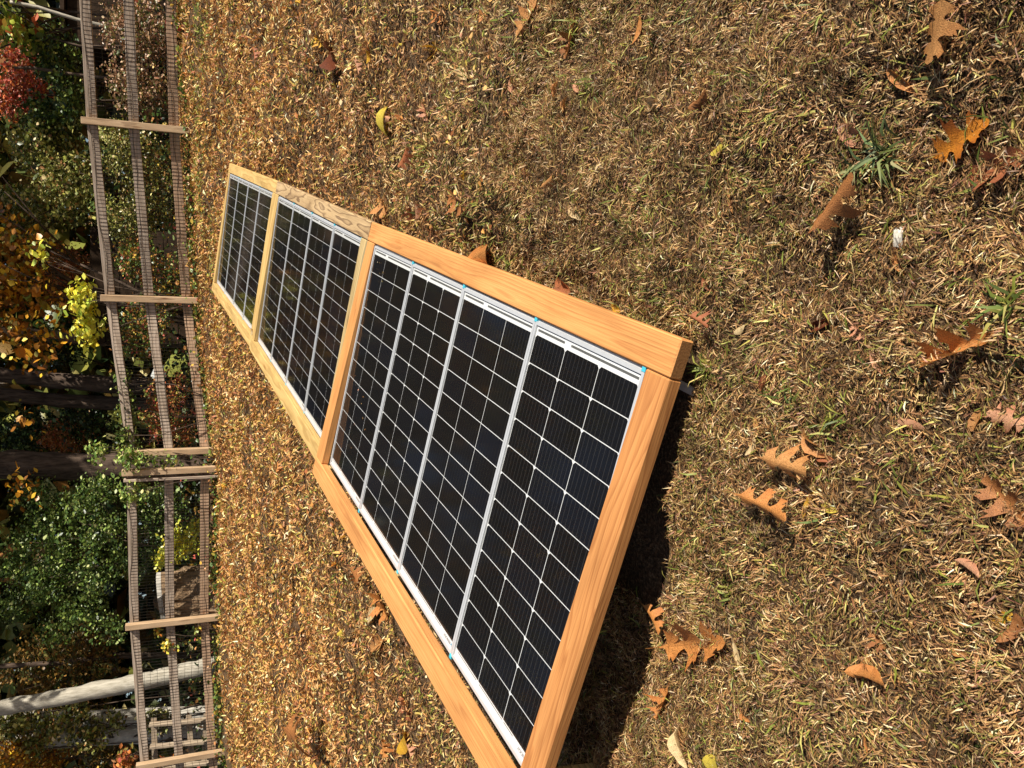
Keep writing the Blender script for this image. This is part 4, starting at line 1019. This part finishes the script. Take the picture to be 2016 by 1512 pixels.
plant('shrub', 'leafy green shrub behind the rail at the upper left corner of the photo', 'shrub', [(110, 110, 45, 60, 14.6, .7), (140, 190, 30, 50, 14.4, .6), (95, 240, 50, 40, 15, .7)], 3400, .085, G1, 101)
plant('shrub', 'dry pinkish green shrub behind the mesh at the top edge', 'shrub', [(270, 60, 70, 70, 13.2, .45), (280, 170, 70, 60, 13.4, .45)], 4200, .06, DRY, 102, clump=.07)
plant('tree', 'red leaved maple in the upper left corner of the photo', 'tree', [(50, 130, 26, 30, 16.6, .7), (60, 165, 30, 34, 16.4, .7), (85, 185, 18, 30, 16.4, .5), (20, 205, 26, 24, 16.8, .6), (30, 110, 20, 20, 16.8, .5), (25, 165, 20, 30, 16.6, .5)], 3000, .075, RED, 103, stem_r=.03)
plant('tree', 'overhanging branch with broad yellow green leaves at the very corner', 'tree', [(20, 30, 30, 34, 13.9, .5), (50, 66, 26, 26, 13.9, .5), (-60, 30, 60, 60, 14.2, .8)], 800, .15, [(*lin(170, 176, 70), 3), (*lin(120, 140, 52), 3), (*lin(216, 190, 90), 1), (*lin(180, 90, 50), .7)], 104, stem_r=.03)
plant('shrub', 'olive green thicket between the first two fence posts', 'shrub', [(90, 300, 60, 60, 15.2, .8), (140, 370, 60, 70, 14.8, .8), (60, 420, 50, 60, 15.6, .8)], 5200, .075, G2, 105)
plant('shrub', 'green shrub with pale leaves behind the mesh between the first two posts', 'shrub', [(250, 300, 60, 60, 13.3, .45), (300, 380, 60, 70, 13.5, .45), (250, 440, 60, 50, 13.6, .4)], 4800, .055, G2, 106, clump=.07)
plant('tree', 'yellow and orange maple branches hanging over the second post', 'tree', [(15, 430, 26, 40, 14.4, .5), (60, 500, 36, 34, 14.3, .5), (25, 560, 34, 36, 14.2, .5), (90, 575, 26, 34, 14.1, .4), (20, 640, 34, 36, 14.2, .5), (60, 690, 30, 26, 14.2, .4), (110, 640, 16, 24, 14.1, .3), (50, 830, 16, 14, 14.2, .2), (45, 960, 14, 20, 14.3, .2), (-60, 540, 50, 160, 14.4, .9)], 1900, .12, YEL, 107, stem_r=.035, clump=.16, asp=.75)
plant('tree', 'sapling with bright lemon leaves behind the second fence post', 'tree', [(168, 590, 24, 26, 13.0, .22), (172, 640, 26, 34, 13.0, .22), (80, 500, 16, 14, 13.2, .15)], 300, .12, LIME, 108, stem_r=.012, clump=.1, asp=.6)
plant('shrub', 'bank of small orange and pinkish leaves beyond the second post', 'shrub', [(130, 540, 46, 60, 15.6, .6), (150, 590, 30, 30, 15.6, .5)], 3600, .055, ORNG, 109, clump=.07)
plant('shrub', 'low shrub with orange and green leaves behind the mesh left of the second post', 'shrub', [(270, 510, 40, 40, 13.3, .35), (330, 560, 50, 60, 13.4, .35), (280, 650, 60, 60, 13.5, .4)], 3400, .06, MIX, 110, clump=.07)
plant('shrub', 'dark green shrub behind the twin dark trunks', 'shrub', [(100, 680, 70, 50, 17.5, .8), (60, 850, 70, 40, 18, .8), (170, 830, 50, 50, 17, .7)], 4200, .08, G3, 111)
plant('shrub', 'orange brown shrub between the twin trunks and the thick trunk', 'shrub', [(130, 860, 50, 32, 17.6, .5)], 1400, .07, ORNG, 112)
plant('vine', 'green vine climbing the fence right above the paired posts', 'vine', [(240, 745, 16, 26, 12.72, .07), (250, 800, 20, 34, 12.76, .07), (262, 872, 22, 26, 12.80, .08), (245, 860, 16, 24, 12.7, .08)], 620, .062, G1, 113, clump=.05, stem_r=.008)
plant('vine', 'vine with russet and orange leaves tangled in the mesh beside the paired posts', 'vine', [(330, 790, 50, 60, 12.98, .06), (350, 850, 40, 40, 12.95, .06), (300, 830, 26, 50, 12.92, .06)], 1500, .055, [(*lin(206, 140, 96), 3), (*lin(190, 110, 70), 2), (*lin(160, 70, 66), 1), (*lin(120, 130, 60), 3), (*lin(214, 180, 90), 1)], 114, clump=.06, stem_r=.007)
plant('vine', 'pale green vine draped over the paired posts', 'vine', [(255, 905, 34, 20, 12.55, .08), (190, 890, 18, 20, 12.9, .1), (262, 960, 24, 34, 12.75, .08), (300, 905, 50, 12, 12.7, .06)], 620, .065, [(*lin(160, 176, 90), 3), (*lin(110, 140, 66), 3), (*lin(200, 200, 120), 1.5)], 115, clump=.05, stem_r=.008)
plant('shrub', 'large glossy green privet shrub left of the paired posts', 'shrub', [(200, 960, 40, 30, 13.9, .4), (170, 1000, 44, 40, 14.2, .5), (110, 1010, 40, 34, 14.8, .5), (215, 1050, 44, 44, 14.1, .5), (130, 1075, 50, 40, 14.7, .6), (60, 1060, 40, 40, 15.2, .6), (190, 1130, 50, 40, 14.4, .5), (90, 1140, 50, 40, 15, .6), (40, 1190, 50, 30, 15.4, .5), (160, 1200, 50, 30, 14.7, .5), (215, 1235, 40, 24, 14.3, .4), (110, 1240, 30, 26, 15.0, .5), (30, 1110, 40, 40, 15.6, .6), (70, 970, 40, 24, 15.2, .5)], 9500, .062, PRIVET, 116, clump=.09, stems=8)
plant('shrub', 'green privet growth behind the mesh between the paired posts and the stump', 'shrub', [(300, 1000, 60, 50, 14.2, .3), (330, 1060, 50, 50, 14.3, .3), (270, 1100, 40, 40, 14.5, .3)], 3600, .058, PRIVET, 117, clump=.07)
plant('plant', 'bright yellow leaved plant low behind the mesh beside the stump', 'plant', [(350, 1070, 30, 34, 13.35, .16), (330, 1100, 24, 20, 13.35, .14), (385, 1050, 16, 40, 13.3, .12)], 620, .075, LIME, 118, clump=.06, stem_r=.006)
plant('vine', 'thin vine with a few yellow leaves on the mesh left of the stump', 'vine', [(310, 1240, 20, 10, 13.42, .04), (370, 1240, 26, 16, 13.4, .04), (330, 1270, 24, 10, 13.42, .04)], 110, .07, [(*lin(150, 160, 80), 2), (*lin(226, 196, 80), 1.5), (*lin(214, 130, 50), 1)], 119, clump=.05, stem_r=.005)
plant('shrub', 'dark brown green thicket behind the pale leaning trunk', 'shrub', [(90, 1300, 80, 60, 17, .8), (180, 1280, 60, 60, 16.6, .7), (150, 1400, 70, 70, 17.4, .8), (60, 1460, 60, 60, 17, .8), (200, 1480, 50, 50, 17.6, .6)], 5600, .08, BROWN, 120)
plant('vine', 'ivy clinging to the white barked trunks', 'vine', [(60, 1405, 30, 18, 15.0, .2), (110, 1425, 30, 26, 14.9, .2), (170, 1450, 36, 26, 14.9, .2), (225, 1420, 16, 16, 14.9, .2), (80, 1460, 30, 22, 15.1, .2), (20, 1430, 30, 26, 15, .2), (150, 1405, 30, 14, 14.9, .2), (300, 1420, 40, 20, 15.0, .15)], 2600, .08, G2, 121, clump=.07)
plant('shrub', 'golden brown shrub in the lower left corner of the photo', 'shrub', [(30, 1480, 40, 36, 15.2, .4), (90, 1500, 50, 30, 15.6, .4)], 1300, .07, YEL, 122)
plant('shrub', 'rust coloured leaves beside the last post at the lower left corner', 'shrub', [(250, 1498, 16, 12, 14.3, .15), (330, 1520, 30, 14, 14.6, .15)], 260, .09, ORNG, 123)

# trees with visible trunks
def tree(label, pix, Y, rads, mat, seed, crown=None, pal=BROWN, n=3500, size=.16, name='tree'):
    """pix: trunk line from the ground up, as photo pixels at depth Y, then carried on upwards"""
    pts = [at(x, y, Y) for x, y in pix]
    b0 = pts[0].copy(); b0[2] = float(H(b0[0], b0[1])) - .1
    d = pts[-1] - pts[-2]; d /= np.linalg.norm(d)
    pts = [b0] + [p for p in pts if p[2] > b0[2] + .2]
    if crown:
        pts += [pts[-1] + d * 2.5, pts[-1] + d * 6.0 + np.array([0, 0, .8])]
    e = empty(name, tuple(b0)); pts = [p - b0 for p in pts]
    rr = list(np.interp(np.linspace(0, 1, len(pts)), np.linspace(0, 1, len(rads)), rads))
    trunk_obj('trunk', pts, rr, M[mat], e, seed=seed)
    if crown:
        R = np.random.default_rng(seed); top = pts[-1]; B_ = []
        v = VF()
        for q in range(9):
            c = pts[-2] * (1 - q / 9) + top * (q / 9) + R.normal(0, 1, 3) * (crown * .55, crown * .55, .8) + np.array([0, 0, .8]); B_.append((c, np.array([1, 1, .7]) * crown * R.uniform(.3, .5)))
            s = pts[-2] + (top - pts[-2]) * R.uniform(0, .9); v.tube([s, (s + c) / 2 + np.array([0, 0, .2]), c], [rr[-1] * .8, rr[-1] * .5, .02], 6)
        obj('limb', v.mesh('limb', M[mat], smooth=True), e)
        P = cloud(B_, n, R, .22)
        V, T, C_ = leaf_quads(P, np.full(n, size), np.clip(colpick(pal, n, R, .2), .004, .9), R)
        obj('crown', mesh_np('crown', V, T, M['foliage'], cols=C_), e)
    tag(e, label, 'tree')
    return e
tree('upper of the twin dark trunks left of the second fence post', [(420, 768), (230, 758), (120, 750), (0, 738)], 16.0, [.17, .15, .12, .07], 'bark_dark', 201, 2.6, BROWN)
tree('lower of the twin dark trunks left of the second fence post', [(420, 800), (230, 795), (120, 788), (0, 776)], 16.2, [.14, .13, .11, .06], 'bark_dark', 202, 2.4, G2)
tree('thick dark forked trunk right behind the paired fence posts', [(430, 918), (250, 922), (120, 918), (0, 915)], 15.4, [.27, .25, .24, .12], 'bark_dark', 203, 3.0, BROWN)
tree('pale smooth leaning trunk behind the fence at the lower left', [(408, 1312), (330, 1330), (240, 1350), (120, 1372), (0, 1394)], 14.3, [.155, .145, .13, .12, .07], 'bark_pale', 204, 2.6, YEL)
tree('first white barked trunk wrapped in ivy, next to the pale leaning trunk', [(430, 1405), (260, 1412), (120, 1414), (0, 1416)], 15.4, [.15, .14, .12, .07], 'bark_white', 205, 2.2, G2)
tree('second white barked trunk wrapped in ivy, nearer the photo bottom', [(430, 1440), (250, 1444), (140, 1452), (0, 1462)], 15.5, [.19, .17, .14, .08], 'bark_white', 206, 2.2, BROWN)
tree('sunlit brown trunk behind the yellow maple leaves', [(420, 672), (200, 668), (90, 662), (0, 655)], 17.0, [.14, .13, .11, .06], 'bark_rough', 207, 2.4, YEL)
tree('thin pale leaning sapling in the upper left corner', [(300, 68), (231, 57), (150, 38), (75, 14), (20, 4)], 13.5, [.03, .028, .026, .024], 'bark_pale', 208, name='sapling')
tree('dark thin sapling stem below the red maple leaves', [(330, 166), (240, 157), (150, 147), (110, 142), (70, 134), (28, 133)], 14.0, [.03, .03, .028, .026, .02], 'bark_dark', 209, name='sapling')
tree('slim dark stem behind the privet between the stump and the pale trunk', [(430, 1290), (230, 1290), (120, 1305), (0, 1312)], 16.5, [.06, .05, .045, .03], 'bark_dark', 210, 1.6, BROWN, 1500)

# unseen big tree added right of the view to shade the wood
e = empty('tree', (9.0, 12.2, float(H(9.0, 12.2)) - .1))
trunk_obj('trunk', [(0, 0, 0), (-.1, .1, 3), (-.6, .0, 6), (-1.6, -.4, 10)], [.35, .3, .2, .08], M['bark_dark'], e, seed=77)
Rb = np.random.default_rng(78); B_ = [(np.array([Rb.uniform(-6.5, 2.5), Rb.uniform(-3.0, 1.4), Rb.uniform(6.6, 11)]), np.array([1.2, 1.0, .8])) for _ in range(26)]
P = cloud(B_, 8000, Rb, .25); V, T, C_ = leaf_quads(P, np.full(8000, .19), np.clip(colpick(BROWN, 8000, Rb, .2), .004, .9), Rb)
obj('crown', mesh_np('crown', V, T, M['foliage'], cols=C_), e)
tag(e, 'added unseen tall oak beyond the top edge of the photo, shading the wood', 'tree')

# stump
p = at(430, 1168, 13.75); bz = float(H(p[0], p[1])); zt = at(322, 1168, 13.75)[2]
e = empty('stump', (p[0], p[1], bz)); R = np.random.default_rng(9); nS = 40; V = []; Fc = []
hs = np.linspace(-.05, zt - bz, 12); kx = 14.15 / F
ridge = R.normal(0, 1, nS)
for j, h in enumerate(hs):
    t = j / 11
    for i in range(nS):
        a = 2 * math.pi * i / nS
        r = (.50 - .14 * t) * (1 + .07 * ridge[i] * (1 - .2 * t) + .035 * R.normal()) + .10 * (1 - t) ** 3
        V.append((r * math.cos(a) * 1.0 + .06 * t, r * .8 * math.sin(a), h + (.035 * math.cos(a) if j == 11 else 0)))
for j in range(11):
    for i in range(nS): Fc.append((j * nS + i, j * nS + (i + 1) % nS, (j + 1) * nS + (i + 1) % nS, (j + 1) * nS + i))
obj('bark', mesh_np('bark', V, Fc, M['bark_rough']), e)
V2 = [(v[0], v[1], v[2] + .0) for v in V[11 * nS:]]; n2 = len(V2)
V3 = [(x * .99, y * .99, z) for x, y, z in V2] + [(x * 1.0, y * 1.0, z + .07) for x, y, z in V2] 
# the cut stands as a pale slab edge above the bark
obj('cut_face', mesh_np('cut_face', V3, [(i, (i + 1) % n2, (i + 1) % n2 + n2, i + n2) for i in range(n2)] + [tuple(range(n2, 2 * n2))], M['cut']), e)
tag(e, 'broad tree stump with ridged bark and grey cut top behind the mesh', 'stump')

# pallet leaning behind the mesh by the last post
p = at(420, 1440, 14.3); bz = float(H(p[0], p[1])); kx = 14.3 / F
e = empty('pallet', (p[0], p[1], bz)); e.rotation_euler = (-.12, 0, YAW)
zt = at(292, 1440, 14.3)[2] - bz
for x_ in (.22, -.2, -.62):
    me = box_mesh('stringer', (-zt / 2, zt / 2, -.05, .05, -.02, .02), M['oldwood'], bev=.003)
    o = obj('stringer', me, e, (x_, 0, zt / 2)); o.rotation_euler = (0, math.pi / 2, 0); o.rotation_euler = (0, -math.pi / 2, 0)
for q, z_ in enumerate((.10, .34, .58, zt - .06)):
    me = box_mesh('slat', (-.5, .5, -.009, .009, -.045, .045), M['oldwood'], bev=.002)
    o = obj('slat', me, e, (-.2, .065, z_)); o.rotation_euler = (0, (.0, .05, -.04, 0)[q], 0)
tag(e, 'weathered wooden pallet standing behind the mesh near the lower left corner', 'pallet')

# dark shed, top left of the photo; dark timber wall behind the orange bank
p = at(400, 20, 15.6); bz = float(H(p[0], p[1])); zt = at(122, 30, 15.6)[2] - bz
e = empty('shed', (p[0] + .35, p[1] + .6, bz))
for q in range(12):
    me = box_mesh('board', (-.075, .073, -.012, .012, 0, zt - .05), M['darkwood'], bev=.002)
    obj('board', me, e, (-1.1 + q * .152, -.35, 0))
me = box_mesh('corner_post', (-.05, .05, -.05, .05, 0, zt + .0), M['darkwood'], bev=.004); obj('corner_post', me, e, (-1.22, -.36, 0))
me = box_mesh('roof', (-1.35, 1.0, -.5, 1.0, zt - .02, zt + .05), M['darkwood'], bev=.004); obj('roof', me, e)
me = box_mesh('wall', (-1.2, .9, -.33, .8, 0, zt - .03), M['darkwood']); obj('wall', me, e)
tag(e, 'dark brown board shed behind the rail in the upper left corner', 'shed')
p = at(400, 570, 15.0); bz = float(H(p[0], p[1])); zt = at(178, 570, 15.0)[2] - bz
e = empty('timber_wall', (p[0], p[1], bz))
for q in range(7):
    h = zt / 7
    me = box_mesh('timber', (-1.0, 1.0, -.07, .07, q * h, (q + 1) * h - .006), M['darkwood'], bev=.008)
    obj('timber', me, e, (random.uniform(-.03, .03), 0, 0))
tag(e, 'low dark timber wall behind the fence by the second post', 'wall')

# weeds along the fence foot, and the far wood as one mass
RW = np.random.default_rng(51); n = 5200
s = RW.uniform(-8, 6, n); fy = np.interp(s, [p_[0] for p_ in POSTS[::-1]], [p_[1] for p_ in POSTS[::-1]])
x = s; y = fy + RW.normal(.1, .16, n); hgt = RW.beta(1, 3, n) * .24 * (.5 + .5 * np.clip(vnoise(x, y, 1.4, 52) + .6, 0, 1.6))
P = np.stack([x, y, H(x, y) + .01 + hgt], 1)
V, T, C_ = leaf_quads(P, np.full(n, .05), np.clip(colpick(MIX + [(*lin(160, 150, 70), 2), (*lin(120, 134, 54), 3)], n, RW, .2), .004, .9), RW, flat=.4)
tag(obj('weeds', mesh_np('weeds', V, T, M['foliage'], cols=C_)), 'weeds and leaves along the foot of the fence', 'weeds', kind='stuff')
n = 9000; RW = np.random.default_rng(52)
x = RW.uniform(-11, 9, n); y = RW.uniform(14.2, 19, n); P = np.stack([x, y, H(x, y) + .03 + RW.beta(1, 2.5, n) * .9], 1)
V, T, C_ = leaf_quads(P, np.full(n, .085), np.clip(colpick(MIX + G3, n, RW, .25), .004, .9), RW, flat=.5)
tag(obj('undergrowth', mesh_np('undergrowth', V, T, M['foliage'], cols=C_)), 'low undergrowth of ivy and seedlings behind the fence', 'undergrowth', kind='stuff')
n = 62000; RW = np.random.default_rng(53)
az_ = np.radians(RW.uniform(-46, 44, n)); r = RW.uniform(20, 34, n); x, y = r * np.sin(az_), r * np.cos(az_)
hm = np.where(az_ > .36 + .03 * np.sin(y * 2), 3.2, 9.5); P = np.stack([x, y, H(x, y) + RW.random(n) ** .8 * hm], 1)
cl = vnoise(P[:, 0] + P[:, 2] * .6, P[:, 1] + P[:, 2], 2.2, 54); keep = (cl > -1.3) ; P = P[keep]; n = len(P)
V, T, C_ = leaf_quads(P, np.full(n, .46), np.clip(colpick(BROWN + G3 + G2, n, RW, .25), .004, .9), RW, flat=.2)
tag(obj('woodland', mesh_np('woodland', V, T, M['foliage'], cols=C_)), 'far wood of mixed green and brown trees', 'woodland', kind='stuff')
